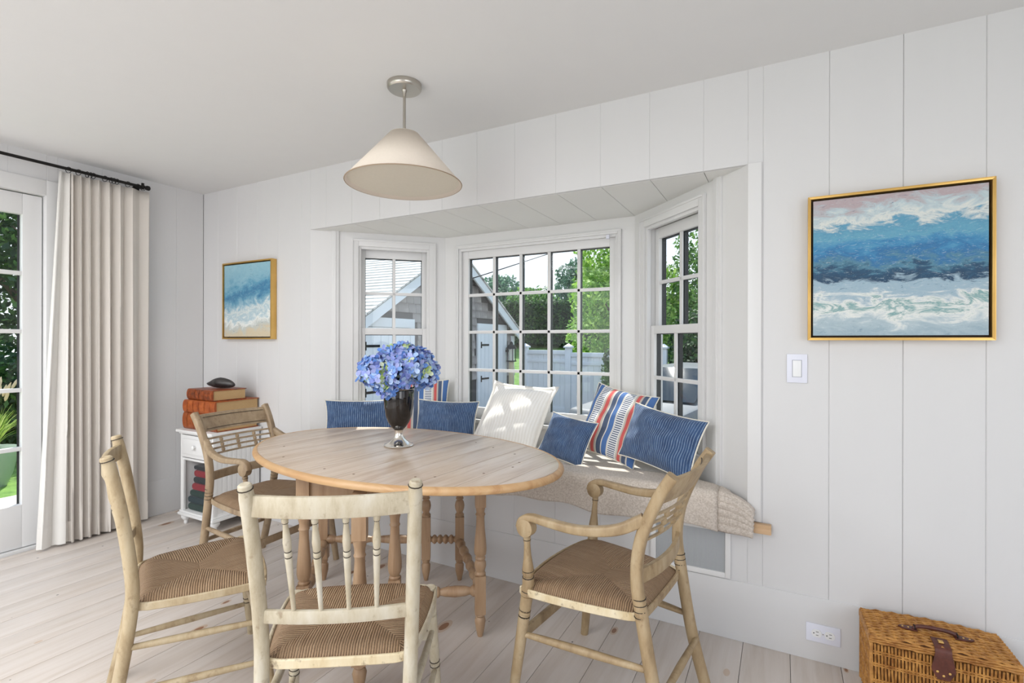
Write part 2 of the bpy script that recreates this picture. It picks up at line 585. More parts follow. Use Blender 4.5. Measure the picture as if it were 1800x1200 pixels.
# ---- glazed door
door = struct('door_1', 'white french door with divided glass panes')
st = MB().box(-0.075, -0.033, DY1 - 0.091, DY1, 0.02, DZ).box(-0.075, -0.033, DY0, DY0 + 0.095, 0.02, DZ)
st.box(-0.075, -0.033, DY0 + 0.095, DY1 - 0.091, 0.02, 0.277).box(-0.075, -0.033, DY0 + 0.095, DY1 - 0.091, 2.016, DZ)
st.build('door_leaf', M_TRIM, door, bevel=0.003)
gy0, gy1 = DY0 + 0.095, DY1 - 0.091
zs = [0.277, 0.61, 0.962, 1.314, 1.663, 2.016]
ymid = (gy0 + gy1) / 2
for z in zs[1:-1]:
    MB().box(-0.068, -0.038, gy0, gy1, z - 0.012, z + 0.012).build('muntin', M_TRIM, door, bevel=0.003)
MB().box(-0.068, -0.038, ymid - 0.012, ymid + 0.012, 0.277, 2.016).build('muntin', M_TRIM, door, bevel=0.003)
for (a, b) in ((gy0, ymid), (ymid, gy1)):
    for k in range(5):
        MB().box(-0.056, -0.052, a + 0.004, b - 0.004, zs[k] + 0.004, zs[k + 1] - 0.004).build('pane', M_GLASS, door, smooth=0)
dk = MB()
dk.box(-0.0765, -0.0752, gy1 - 0.010, gy1 + 0.002, 0.27, 2.02)
dk.build('glazing_seal', M_BRONZE, door, smooth=0)
MB().box(-0.078, -0.030, -2.625, DY0 - 0.006, 0.02, DZ).build('fixed_leaf', M_TRIM, door, bevel=0.003)
MB().box(-0.13, 0.010, DY1 + 0.006, DY1 + 0.094, 0.0, DZ + 0.10).box(-0.13, 0.010, -2.72, -2.632, 0.0, DZ + 0.10).box(-0.13, 0.010, -2.632, DY1 + 0.006, DZ + 0.006, DZ + 0.10).build('door_casing', M_TRIM, door, bevel=0.003)
MB().box(-0.14, -0.005, -2.63, DY1 + 0.005, -0.02, 0.016).build('threshold', M_TRIM, door, bevel=0.002)

# ---- the bay: side panels at 45 degrees, centre panel, soffit, seat
D = 0.64
SQ = math.sqrt(0.5)
LEN = D / SQ
def panel(name, loc, rotz, length, hx0, hx1, hz0, hz1, label):
    m = MB()
    th = 0.11
    m.box(0, hx0, 0, th, 0.40, OZ + 0.1).box(hx1, length, 0, th, 0.40, OZ + 0.1)
    m.box(hx0, hx1, 0, th, 0.40, hz0).box(hx0, hx1, 0, th, hz1, OZ + 0.1)
    o = m.build(name, M_TRIM, smooth=0, loc=loc, rotz=rotz)
    return tag(o, label, None, None, 'structure')
HZ0, HZ1 = 0.725, 1.905
SH0, SH1 = 0.312, 0.785                    # side window hole measured from the opening
CX0, CX1 = 0.122, 1.262                    # centre hole from its left corner
P_L = ((OX0, 0, 0), R(45))
P_R = ((OX1 - D, D, 0), R(-45))
P_C = ((OX0 + D, D, 0), 0.0)
CL = OX1 - OX0 - 2 * D
panel('wall_bay_left', *P_L, LEN, SH0, SH1, HZ0, HZ1, 'angled white panel on the left side of the bay')
panel('wall_bay_right', *P_R, LEN, LEN - SH1, LEN - SH0, HZ0, HZ1, 'angled white panel on the right side of the bay')
panel('wall_bay_centre', *P_C, CL, CX0, CX1, HZ0, HZ1, 'white panel around the wide middle window of the bay')
def post_trim(name, loc, rotz, x0, x1):
    m = MB().box(x0, x1, -0.012, 0.0, 0.52, OZ).box(lerp(x0, x1, 0.35), lerp(x0, x1, 0.65), -0.016, -0.012, 0.52, OZ)
    o = m.build(name, M_TRIM, bevel=0.0015, loc=loc, rotz=rotz)
    o['kind'] = 'structure'
post_trim('trim_2', *P_L, 0.135, 0.18)
post_trim('trim_3', *P_R, LEN - 0.206, LEN - 0.153)

def window_unit(name, label, loc, rotz, hx0, hx1, sashes, cas=0.045):
    w = struct(name, label, loc, rotz)
    z0, z1 = HZ0, HZ1
    # casing, stool and jamb lining
    m = MB()
    m.box(hx0 - cas, hx0 - 0.004, -0.014, 0, z0, z1 + cas).box(hx1 + 0.004, hx1 + cas, -0.014, 0, z0, z1 + cas)
    m.box(hx0 - 0.004, hx1 + 0.004, -0.014, 0, z1 + 0.004, z1 + cas)
    m.build('casing', M_TRIM, w, bevel=0.003)
    m = MB()
    m.box(hx0 - cas - 0.004, hx0 - cas + 0.006, -0.019, 0, z0, z1 + cas + 0.006).box(hx1 + cas - 0.006, hx1 + cas + 0.004, -0.019, 0, z0, z1 + cas + 0.006)
    m.box(hx0 - cas + 0.006, hx1 + cas - 0.006, -0.019, 0, z1 + cas - 0.006, z1 + cas + 0.006)
    m.build('back_band', M_TRIM, w, bevel=0.002)
    MB().box(hx0 - cas, hx1 + cas, -0.035, 0.02, z0 - 0.025, z0).build('stool', M_TRIM, w, bevel=0.004)
    m = MB()
    m.box(hx0 - 0.001, hx0 + 0.012, 0.0, 0.024, z0, z1).box(hx1 - 0.012, hx1 + 0.001, 0.0, 0.024, z0, z1).box(hx0 + 0.012, hx1 - 0.012, 0.0, 0.024, z1 - 0.012, z1 + 0.001)
    m.build('stop', M_TRIM, w, bevel=0.002)
    for (sname, gx0, gx1, gz0, gz1, fx0, fx1, fz0, fz1, y0, xs, zs_) in sashes:
        y1 = y0 + 0.032
        m = MB()
        m.box(fx0, gx0, y0, y1, fz0, fz1).box(gx1, fx1, y0, y1, fz0, fz1).box(gx0, gx1, y0, y1, fz0, gz0).box(gx0, gx1, y0, y1, gz1, fz1)
        s = m.build(sname, M_TRIM, w, bevel=0.0025)
        ym = y0 + 0.017
        hb = 0.0105
        for xx in xs:
            MB().box(xx - hb, xx + hb, y0 + 0.003, ym - 0.003, gz0, gz1).build('muntin', M_TRIM, s, bevel=0.003)
        for zz in zs_:
            MB().box(gx0, gx1, y0 + 0.003, ym - 0.003, zz - hb, zz + hb).build('muntin', M_TRIM, s, bevel=0.003)
        # dark outer glazing bars and seal seen through the glass
        d = MB()
        for xx in xs:
            d.box(xx - hb, xx + hb, ym + 0.003, y1 + 0.012, gz0, gz1)
        for zz in zs_:
            d.box(gx0, gx1, ym + 0.003, y1 + 0.010, zz - hb * 0.7, zz + hb * 0.7)
        d.box(gx0 - 0.003, gx0 + 0.003, ym + 0.003, y1 + 0.014, gz0, gz1).box(gx1 - 0.003, gx1 + 0.003, ym + 0.003, y1 + 0.014, gz0, gz1)
        d.box(gx0, gx1, ym + 0.003, y1 + 0.014, gz1 - 0.004, gz1 + 0.003)
        d.build('outer_glazing_bar', M_BRONZE, s, smooth=0)
        xe = [gx0] + list(xs) + [gx1]
        ze = [gz0] + list(zs_) + [gz1]
        for i in range(len(xe) - 1):
            for j in range(len(ze) - 1):
                MB().box(xe[i] + 0.002, xe[i + 1] - 0.002, ym - 0.0015, ym + 0.0015, ze[j] + 0.002, ze[j + 1] - 0.002).build('pane', M_GLASS, s, smooth=0)
    return w
def double_hung(a0, a1):
    g0, g1 = a0 + 0.040, a1 - 0.040
    mid = (g0 + g1) / 2
    return [('upper_sash', g0, g1, 1.350, 1.842, a0 + 0.004, a1 - 0.004, 1.306, HZ1 - 0.004, 0.058, [mid], [1.594]),
            ('lower_sash', g0, g1, 0.800, 1.305, a0 + 0.004, a1 - 0.004, HZ0 + 0.004, 1.350, 0.025, [mid], [1.060])]
wL = window_unit('window_1', 'narrow sash window left of the wide window in the bay', *P_L, SH0, SH1, double_hung(SH0, SH1))
wR = window_unit('window_3', 'narrow sash window right of the wide window in the bay', *P_R, LEN - SH1, LEN - SH0, double_hung(LEN - SH1, LEN - SH0))
ox = OX0 + D
wC = window_unit('window_2', 'wide window of twenty panes in the middle of the bay', *P_C, CX0, CX1,
    [('sash', 2.026 - ox, 3.051 - ox, 0.800, 1.842, CX0 + 0.004, CX1 - 0.004, HZ0 + 0.004, HZ1 - 0.004, 0.025,
      [2.233 - ox, 2.439 - ox, 2.645 - ox, 2.850 - ox], [1.060, 1.324, 1.583])], cas=0.022)
MB().box(3.045 - ox, 3.064 - ox, -0.030, -0.014, 1.878, 1.902).build('sash_latch', M_PLATE, wC, bevel=0.002)

so = struct('trim_4', 'white boarded soffit over the bay')
for k in range(len(BX) - 1):
    a, b = max(BX[k], OX0), min(BX[k + 1], OX1)
    if b - a < 0.03: continue
    def dep(xx):
        return max(0.0, min(xx - OX0, OX1 - xx, D))
    xs_ = sorted([a + 0.0012, b - 0.0012] + [c for c in (OX0 + D, OX1 - D) if a < c < b])
    poly = [(xx, 0.0205 if k else 0.0205) for xx in (xs_[0], xs_[-1])]
    poly = [(xs_[0], 0.0203), (xs_[-1], 0.0203)] + [(xx, dep(xx) + 0.02) for xx in reversed(xs_)]
    MB().prism(poly, OZ - 0.001, OZ + 0.018).build('soffit_board', M_SOFFIT, so, smooth=0, bevel=0.001)
# roof of the bay with its overhang
bay_roof = MB().prism([(OX0 - 0.30, 0.125), (OX1 + 0.30, 0.125), (OX1 - D + 0.12, D + 0.21), (OX0 + D - 0.12, D + 0.21)], OZ + 0.03, OZ + 0.16).build('trim_5', M_TRIM, smooth=0)
bay_roof['kind'] = 'structure'

# window seat
bench = thing('window_seat', 'built-in window seat with a natural wood front edge under the bay', 'bench', (0, 0, 0))
MB().prism([(OX0 + 0.02, 0.0), (OX1 - 0.02, 0.0), (OX1 - D - 0.01, D - 0.012), (OX0 + D + 0.01, D - 0.012)], 0.476, 0.512).build('seat_board', M_TRIM, bench, smooth=0)
MB().box(1.13, 3.943, -0.034, -0.0045, 0.4755, 0.514).build('front_edge', M_BENCHWOOD, bench, bevel=0.003)

# floor vent under the seat
vent = thing('air_vent', 'grey mesh air return vent with white frame under the window seat', 'vent')
vx0, vx1, vz0, vz1 = 3.455, 3.790, 0.256, 0.472
m = MB()
m.box(vx0, vx0 + 0.024, -0.012, -0.0002, vz0, vz1).box(vx1 - 0.022, vx1, -0.012, -0.0002, vz0, vz1)
m.box(vx0 + 0.024, vx1 - 0.022, -0.012, -0.0002, vz0, vz0 + 0.022).box(vx0 + 0.024, vx1 - 0.022, -0.012, -0.0002, vz1 - 0.02, vz1)
m.build('vent_frame', M_TRIM, vent, bevel=0.002)
M_VENT = plain('vent_grey', s2l(196, 199, 202), 0.55)
MB().box(vx0 + 0.024, vx1 - 0.022, -0.003, -0.0003, vz0 + 0.022, vz1 - 0.02).build('backing', M_VENT, vent, smooth=0)
m = MB()
k = vx0 + 0.027
while k < vx1 - 0.026:
    m.box(k, k + 0.0022, -0.007, -0.003, vz0 + 0.022, vz1 - 0.02)
    k += 0.0052
o = m.build('grille', M_VENT, vent, smooth=0)
o['kind'] = 'stuff'

# light switch and outlet
sw = thing('light_switch', 'white rocker light switch beside the large sea painting', 'switch')
MB().box(3.997, 4.069, -0.006, -0.0005, 1.096, 1.211).build('switch_plate', M_PLATE, sw, bevel=0.002)
MB().box(4.016, 4.050, -0.0075, -0.006, 1.119, 1.188).build('rocker_surround', plain('switch_gap', s2l(176, 178, 190), 0.5), sw, smooth=0)
MB().box(4.018, 4.048, -0.010, -0.0075, 1.121, 1.186).build('rocker', M_PLATE2, sw, bevel=0.0015)
ot = thing('power_outlet', 'white double power outlet set sideways in the baseboard', 'outlet')
MB().box(4.066, 4.182, -0.009, -0.0045, 0.078, 0.149).build('outlet_plate', M_PLATE, ot, bevel=0.002)
for cx in (4.102, 4.146):
    mm = MB()
    n = 20
    mm.prism([(0.0175 * math.cos(2 * PI * i / n), max(-0.0145, min(0.0145, 0.0175 * math.sin(2 * PI * i / n)))) for i in range(n)], 0, 0.003)
    mm.xform(Matrix.Translation((cx, -0.009, 0.1135)) @ Matrix.Rotation(PI / 2, 4, 'X'))
    so_ = mm.build('socket', M_PLATE2, ot)
    s2_ = MB().box(cx - 0.002, cx + 0.007, -0.0124, -0.0119, 0.119, 0.121).box(cx - 0.002, cx + 0.006, -0.0124, -0.0119, 0.106, 0.108).box(cx - 0.0115, cx - 0.0075, -0.0124, -0.0119, 0.1115, 0.1155)
    s2_.build('slot', M_SLOT, so_, smooth=0)
mm = MB().turned((4.124, -0.0095, 0.1135), (4.124, -0.0085, 0.1135), [(0, 0.0025), (1, 0.0025)], 8)
mm.build('screw', M_NICKEL, ot)
# ------------------------------------------------------------------ oval gate-leg table
TC, TR, TH = Vector((2.418, -0.525, 0)), R(-5.0), 0.760
TA, TB = 0.818, 0.508
table = thing('oval_table', 'oval limed-wood gate-leg table with turned legs', 'table', TC, TR)
# planks of the top, inside an ellipse, edge moulding around
IA, IB = TA - 0.022, TB - 0.022
cutsx = [-0.70, -0.545, -0.385, -0.215, -0.035, 0.145, 0.31, 0.46, 0.60, 0.71]
def ell(a, b, xx):
    return b * math.sqrt(max(0.0, 1 - (xx / a) ** 2))
edges_x = [-IA + 0.001] + cutsx + [IA - 0.001]
for i in range(len(edges_x) - 1):
    a, b = edges_x[i], edges_x[i + 1]
    if 0 < i < len(edges_x) - 1:
        a += 0.0008
    b -= 0.0008
    nn = 10
    xs_ = [lerp(a, b, j / nn) for j in range(nn + 1)]
    poly = [(xx, -ell(IA, IB, xx)) for xx in xs_] + [(xx, ell(IA, IB, xx)) for xx in reversed(xs_)]
    cx = (a + b) / 2
    MB().prism([(p - cx, q) for p, q in poly], 0.735, TH).build('plank', M_TOP, table, loc=(cx, 0, 0), bevel=0.0008)
m = MB()
n = 96
prof = [(-0.002, 0.7345), (-0.002, TH - 0.002), (0.004, TH + 0.001), (0.012, TH - 0.001), (0.020, TH - 0.008), (0.022, TH - 0.016), (0.018, TH - 0.025), (0.010, TH - 0.029)]
v, f = [], []
for i in range(n):
    t = 2 * PI * i / n
    nx, ny = math.cos(t) / IA, math.sin(t) / IB
    l = math.hypot(nx, ny)
    for (o_, z) in prof:
        v.append((IA * math.cos(t) + o_ * nx / l, IB * math.sin(t) + o_ * ny / l, z))
k = len(prof)
for i in range(n):
    for j in range(k):
        a, b = i * k + j, i * k + (j + 1) % k
        c, d = ((i + 1) % n) * k + (j + 1) % k, ((i + 1) % n) * k + j
        f.append((a, d, c, b))
m.add(v, f)
m.build('moulded_edge', M_RIM, table)
# pegs
M_PEG = plain('peg_wood', s2l(120, 95, 72), 0.6)
for (px, py) in ((0.20, 0.33), (0.34, 0.28), (0.50, 0.22), (0.60, 0.10), (0.58, -0.12), (0.46, -0.26), (0.40, -0.30), (0.18, -0.40), (0.62, 0.02), (-0.5, -0.25), (-0.3, -0.38), (0.02, -0.41)):
    MB().turned((px, py, TH - 0.001), (px, py, TH + 0.0004), [(0, 0.005), (1, 0.005)], 8).build('peg', M_PEG, table)
# base: positions measured in the room, brought into table space
inv = (Matrix.Translation(TC) @ Matrix.Rotation(TR, 4, 'Z')).inverted()
def tl(px, py, z=0.0):
    return inv @ Vector((px, py, z))
L1, L4, L8 = (2.250, -0.905), (2.545, -0.690), (2.843, -0.489)
L2, L6, L7 = (1.850, -0.450), (2.325, -0.195), (2.480, -0.110)
L3 = (2.640, -0.985)
FA = math.atan2(L8[1] - L1[1], L8[0] - L1[0]) - TR
def blk(mb, c, z0, z1, s=0.023, a=FA):
    st0 = len(mb.v)
    mb.box(-s, s, -s, s, z0, z1)
    mb.xform(Matrix.Translation((c.x, c.y, 0)) @ Matrix.Rotation(a, 4, 'Z'), st0)
def leg_vase(p):                           # block, long vase, rings, ball, block, tapered foot
    c = tl(*p)
    mb = MB()
    blk(mb, c, 0.555, 0.715)
    mb.turned((c.x, c.y, 0.26), (c.x, c.y, 0.556), [(0.0, 0.020), (0.03, 0.024), (0.06, 0.019), (0.10, 0.022), (0.14, 0.0255), (0.19, 0.0245), (0.22, 0.019), (0.25, 0.023), (0.28, 0.019), (0.31, 0.0255), (0.38, 0.027), (0.5, 0.0245), (0.68, 0.0195), (0.80, 0.0175), (0.86, 0.018), (0.88, 0.0215), (0.91, 0.017), (0.95, 0.0195), (1.0, 0.022)], 16)
    blk(mb, c, 0.10, 0.262)
    mb.turned((c.x, c.y, 0.0), (c.x, c.y, 0.101), [(0, 0.011), (0.06, 0.013), (0.35, 0.019), (0.66, 0.024), (0.78, 0.021), (0.84, 0.017), (0.90, 0.022), (1.0, 0.019)], 14)
    return mb.build('leg', M_TLEG, table)
def leg_bulb(p, top=0.548):                # long baluster swelling to a low bulb
    c = tl(*p)
    mb = MB()
    blk(mb, c, top, 0.715, 0.0255)
    mb.turned((c.x, c.y, 0.262), (c.x, c.y, top + 0.001), [(0, 0.021), (0.03, 0.024), (0.05, 0.019), (0.09, 0.025), (0.16, 0.029), (0.26, 0.0285), (0.45, 0.024), (0.65, 0.0195), (0.76, 0.0185), (0.79, 0.0225), (0.82, 0.019), (0.88, 0.020), (0.93, 0.0235), (1.0, 0.0245)], 16)
    blk(mb, c, 0.10, 0.262, 0.0245)
    mb.turned((c.x, c.y, 0.0), (c.x, c.y, 0.101), [(0, 0.012), (0.06, 0.014), (0.35, 0.021), (0.66, 0.026), (0.78, 0.022), (0.84, 0.017), (0.90, 0.023), (1.0, 0.020)], 14)
    return mb.build('leg', M_TLEG, table)
def leg_ball(p):                           # ring and ball turning over a tall block
    c = tl(*p)
    mb = MB()
    blk(mb, c, 0.52, 0.715)
    mb.turned((c.x, c.y, 0.335), (c.x, c.y, 0.521), [(0, 0.021), (0.06, 0.024), (0.12, 0.016), (0.22, 0.023), (0.32, 0.0255), (0.42, 0.022), (0.48, 0.015), (0.52, 0.021), (0.56, 0.017), (0.62, 0.0225), (0.8, 0.0235), (1.0, 0.019)], 16)
    blk(mb, c, 0.115, 0.337)
    mb.turned((c.x, c.y, 0.0), (c.x, c.y, 0.116), [(0, 0.010), (0.06, 0.012), (0.45, 0.022), (0.70, 0.0235), (0.8, 0.017), (0.88, 0.021), (1.0, 0.019)], 14)
    return mb.build('leg', M_TLEG, table)
leg_vase(L8)
for p in (L1, L4, L3):
    leg_bulb(p)
for p in (L2, L6, L7):
    leg_ball(p)
def rail(p, q, z0, z1, th=0.022):
    a, b = tl(*p), tl(*q)
    mb = MB()
    d = (b - a)
    mb.box(0.012, d.length - 0.012, -th / 2, th / 2, z0, z1)
    mb.xform(Matrix.Translation((a.x, a.y, 0)) @ Matrix.Rotation(math.atan2(d.y, d.x), 4, 'Z'))
    mb.build('apron', M_TLEG, table, bevel=0.002)
rail(L1, L4, 0.610, 0.733); rail(L4, L8, 0.610, 0.733); rail(L2, L6, 0.610, 0.733); rail(L6, L7, 0.610, 0.733); rail(L1, L2, 0.610, 0.733); rail(L8, L7, 0.610, 0.733); rail(L4, L3, 0.640, 0.715)
def stretcher(p, q, z, prof=None, r=0.020):
    a, b = tl(*p, z), tl(*q, z)
    pr = prof or [(0, 0.016), (0.05, 0.024), (0.09, 0.024), (0.12, 0.015), (0.18, 0.021), (0.30, 0.0235), (0.42, 0.019), (0.47, 0.014), (0.49, 0.022), (0.51, 0.022), (0.53, 0.014), (0.58, 0.019), (0.70, 0.0235), (0.82, 0.021), (0.88, 0.015), (0.91, 0.024), (0.95, 0.024), (1, 0.016)]
    MB().turned(a, b, pr, 14).build('stretcher', M_TLEG, table)
stretcher(L8, L4, 0.195); stretcher(L4, L1, 0.195); stretcher(L2, L6, 0.215); stretcher(L4, L3, 0.180)
balls = []
for i in range(6):
    c0 = i / 6
    balls += [(c0 + 0.005, 0.013), (c0 + 0.045, 0.021), (c0 + 0.085, 0.024), (c0 + 0.125, 0.021), (c0 + 0.16, 0.013)]
stretcher(L6, L7, 0.215, balls); stretcher(L7, L8, 0.205, balls); stretcher(L1, L2, 0.200, balls)

# ------------------------------------------------------------------ chairs
def rush_seat(root, hr, hf, dep, z, mat_rail, bow=0.02):
    """four-triangle rush seat: strands run at right angles to the rail they wrap"""
    m = MB()
    yb, yf = -dep / 2, dep / 2
    cor = [Vector((-hr, yb, 0)), Vector((hr, yb, 0)), Vector((hf, yf, 0)), Vector((-hf, yf, 0))]
    ctrL, ctrR = Vector((-0.03, 0.0, 0)), Vector((0.03, 0.0, 0))
    def edge(i, t):
        a, b = cor[i], cor[(i + 1) % 4]
        p = a.lerp(b, t)
        nrm = Vector(((b - a).y, -(b - a).x, 0)).normalized()
        bw = (0.004, 0.012, bow, 0.012)[i]
        # rounded corners
        k = 4 * t * (1 - t)
        return p + nrm * (bw * k - 0.010 * (1 - k) ** 6)
    inner = [(ctrL, ctrR), (ctrR, ctrR), (ctrR, ctrL), (ctrL, ctrL)]
    NU, NV = 16, 8
    for i in range(4):
        ia, ib = inner[i]
        L = (cor[(i + 1) % 4] - cor[i]).length
        def fn(u, v_, i=i, ia=ia, ib=ib):
            e = edge(i, u)
            c = ia.lerp(ib, u)
            p = e.lerp(c, v_)
            fall = (1 - v_)
            ridge = min(1.0, min(u, 1 - u) * 9)
            zz = 0.010 * (1 - fall ** 4) + 0.008 * ridge * (1 - v_) - 0.010 * v_ ** 2
            if v_ == 0:
                zz = -0.016
            elif v_ < 0.14:
                zz *= 0.8
            return (p.x, p.y, z + zz)
        m.grid(fn, NU, NV, uv=lambda u, v_, i=i, fn=fn, e0=cor[i], ed=(cor[(i + 1) % 4] - cor[i]).normalized(): ((Vector(fn(u, v_)) - e0).xy.dot(ed.xy) + i * 3.7, v_ * 0.25 + i))
    o = m.build('rush_seat', M_RUSH, root, smooth=60)
    # underside
    m = MB().prism([(p.x, p.y) for p in [edge(i, t / 6) * 0.985 for i in range(4) for t in range(6)]], z - 0.030, z - 0.012)
    m.build('seat_underside', M_RUSH, root)
    # thin painted rails around the seat
    for i in range(4):
        pts = [edge(i, t / 10) * 1.012 + Vector((0, 0, z - 0.020)) for t in range(11)]
        MB().sweep(pts, rrect(0.010, 0.026, 0.003, 1), (0, 0, 1)).build('seat_rail', mat_rail[i] if isinstance(mat_rail, (list, tuple)) else mat_rail, root)
    return edge
def ringed(p0, p1, rings, r0, r1, n=12):
    base = [(0.0, r0), (1.0, r1)]
    pr = []
    for k in [i / 24 for i in range(25)]:
        pr.append((k, lerp(r0, r1, k)))
    for rk in rings:
        rr = lerp(r0, r1, rk)
        pr += [(rk - 0.012, rr), (rk - 0.008, rr * 0.86), (rk, rr * 1.02), (rk + 0.008, rr * 0.86), (rk + 0.012, rr)]
    pr.sort()
    return MB().turned(p0, p1, pr, n)
def ring_lines(root, p0, p1, ks, r, mat=M_STRIPE):
    p0, p1 = Vector(p0), Vector(p1)
    d = (p1 - p0)
    e = 0.0012 / d.length
    for k, rr in zip(ks, r):
        MB().turned(p0 + d * (k - e), p0 + d * (k + e), [(0, rr), (1, rr)], 12).build('painted_line', mat, root)

def side_chair(label, loc, rot, mat, group):
    c = thing('side_chair', label, 'chair', loc, rot, group)
    hr, hf, dep, z = 0.186, 0.237, 0.368, 0.430
    rail_m = M_NAILRAIL
    edge = rush_seat(c, hr, hf, dep, z, [rail_m, mat, mat, mat])
    for s in (-1, 1):
        pts = catmull([(s * 0.180, -0.262, 0.0), (s * 0.186, -0.222, 0.20), (s * 0.192, -0.192, 0.42), (s * 0.196, -0.196, 0.55), (s * 0.203, -0.222, 0.74), (s * 0.209, -0.252, 0.892)], 6)
        nn = len(pts)
        rad = [lerp(0.0195, 0.0185, i / (nn - 1)) for i in range(nn)]
        rad[-1] = 0.0165
        MB().tube(pts, rad, 12, up=(0, 1, 0)).build('back_post', mat, c)
        MB().turned((s * 0.2093, -0.2535, 0.8915), (s * 0.2100, -0.2560, 0.9045), [(0, 0.0172), (0.7, 0.0166), (1, 0.0125)], 12).build('post_cap', mat, c)
        ring_lines(c, (s * 0.2085, -0.2500, 0.88), (s * 0.2100, -0.2560, 0.9045), [0.45], [0.0192])
        # front leg
        p0, p1 = Vector((s * (hf - 0.020), dep / 2 - 0.024, 0.428)), Vector((s * (hf + 0.006), dep / 2 + 0.022, 0.0))
        ringed(p0, p1, [0.22, 0.62, 0.66], 0.019, 0.0155).build('front_leg', mat, c)
        ring_lines(c, p0, p1, [0.62, 0.66], [0.0178, 0.0177])
        ql = lambda zz, s=s, p0=p0, p1=p1: p0.lerp(p1, 1 - zz / 0.428)
        for zz, zr in ((0.275, 0.290), (0.135, 0.150)):
            a = Vector((s * 0.187, -0.211 - (0.42 - zr) * 0.12, zr))
            b = ql(zz)
            MB().turned(a, b, [(0, 0.0085), (0.2, 0.0105), (0.5, 0.0125), (0.8, 0.0105), (1, 0.0085)], 10).build('side_stretcher', mat, c)
    a = Vector((-(hf - 0.010), dep / 2 - 0.012, 0.26)); b = Vector((hf - 0.010, dep / 2 - 0.012, 0.26))
    MB().sweep([a.lerp(b, t / 8) for t in range(9)], rrect(0.014, 0.032, 0.004, 2)).build('front_stretcher', mat, c)
    a = Vector((-0.184, -0.228, 0.19)); b = Vector((0.184, -0.228, 0.19))
    MB().turned(a, b, [(0, 0.009), (0.5, 0.0125), (1, 0.009)], 10).build('rear_stretcher', mat, c)
    # crest and lower rail, bowed back
    def bowed(zc, h, y0, bow, hw, th, nm):
        pts = [Vector((lerp(-hw, hw, t / 12), y0 - bow * 4 * (t / 12) * (1 - t / 12), zc)) for t in range(13)]
        MB().sweep(pts, rrect(th, h, th * 0.3, 2)).build(nm, mat, c)
    bowed(0.846, 0.056, -0.243, 0.030, 0.200, 0.016, 'crest_rail')
    bowed(0.545, 0.036, -0.199, 0.018, 0.188, 0.014, 'lower_rail')
    for xx in (-0.113, -0.038, 0.038, 0.113):
        k = 1 - (xx / 0.2) ** 2
        a = Vector((xx * 0.93, -0.199 - 0.018 * k, 0.560))
        b = Vector((xx, -0.238 - 0.030 * k, 0.822))
        MB().turned(a, b, [(0, 0.0058), (0.25, 0.0072), (0.50, 0.0090), (0.565, 0.0098), (0.58, 0.0078), (0.60, 0.0098), (0.625, 0.0098), (0.64, 0.0075), (0.66, 0.0095), (0.74, 0.0108), (0.82, 0.0088), (0.92, 0.0062), (0.94, 0.0082), (0.97, 0.0092), (1, 0.0070)], 10).build('spindle', mat, c)
        ring_lines(c, a, b, [0.58, 0.64, 0.935], [0.0086, 0.0084, 0.0078])
    return c
side_chair('cream-painted rush-seat side chair seen from behind at the front of the table', (2.838, -1.209, 0), R(33.5), M_CHAIR_CREAM, 'side chairs at the table')
side_chair('ochre-cream rush-seat side chair nearest the curtain, seen from its side', (2.085, -1.232, 0), R(-27), M_CHAIR_OCHRE, 'side chairs at the table')

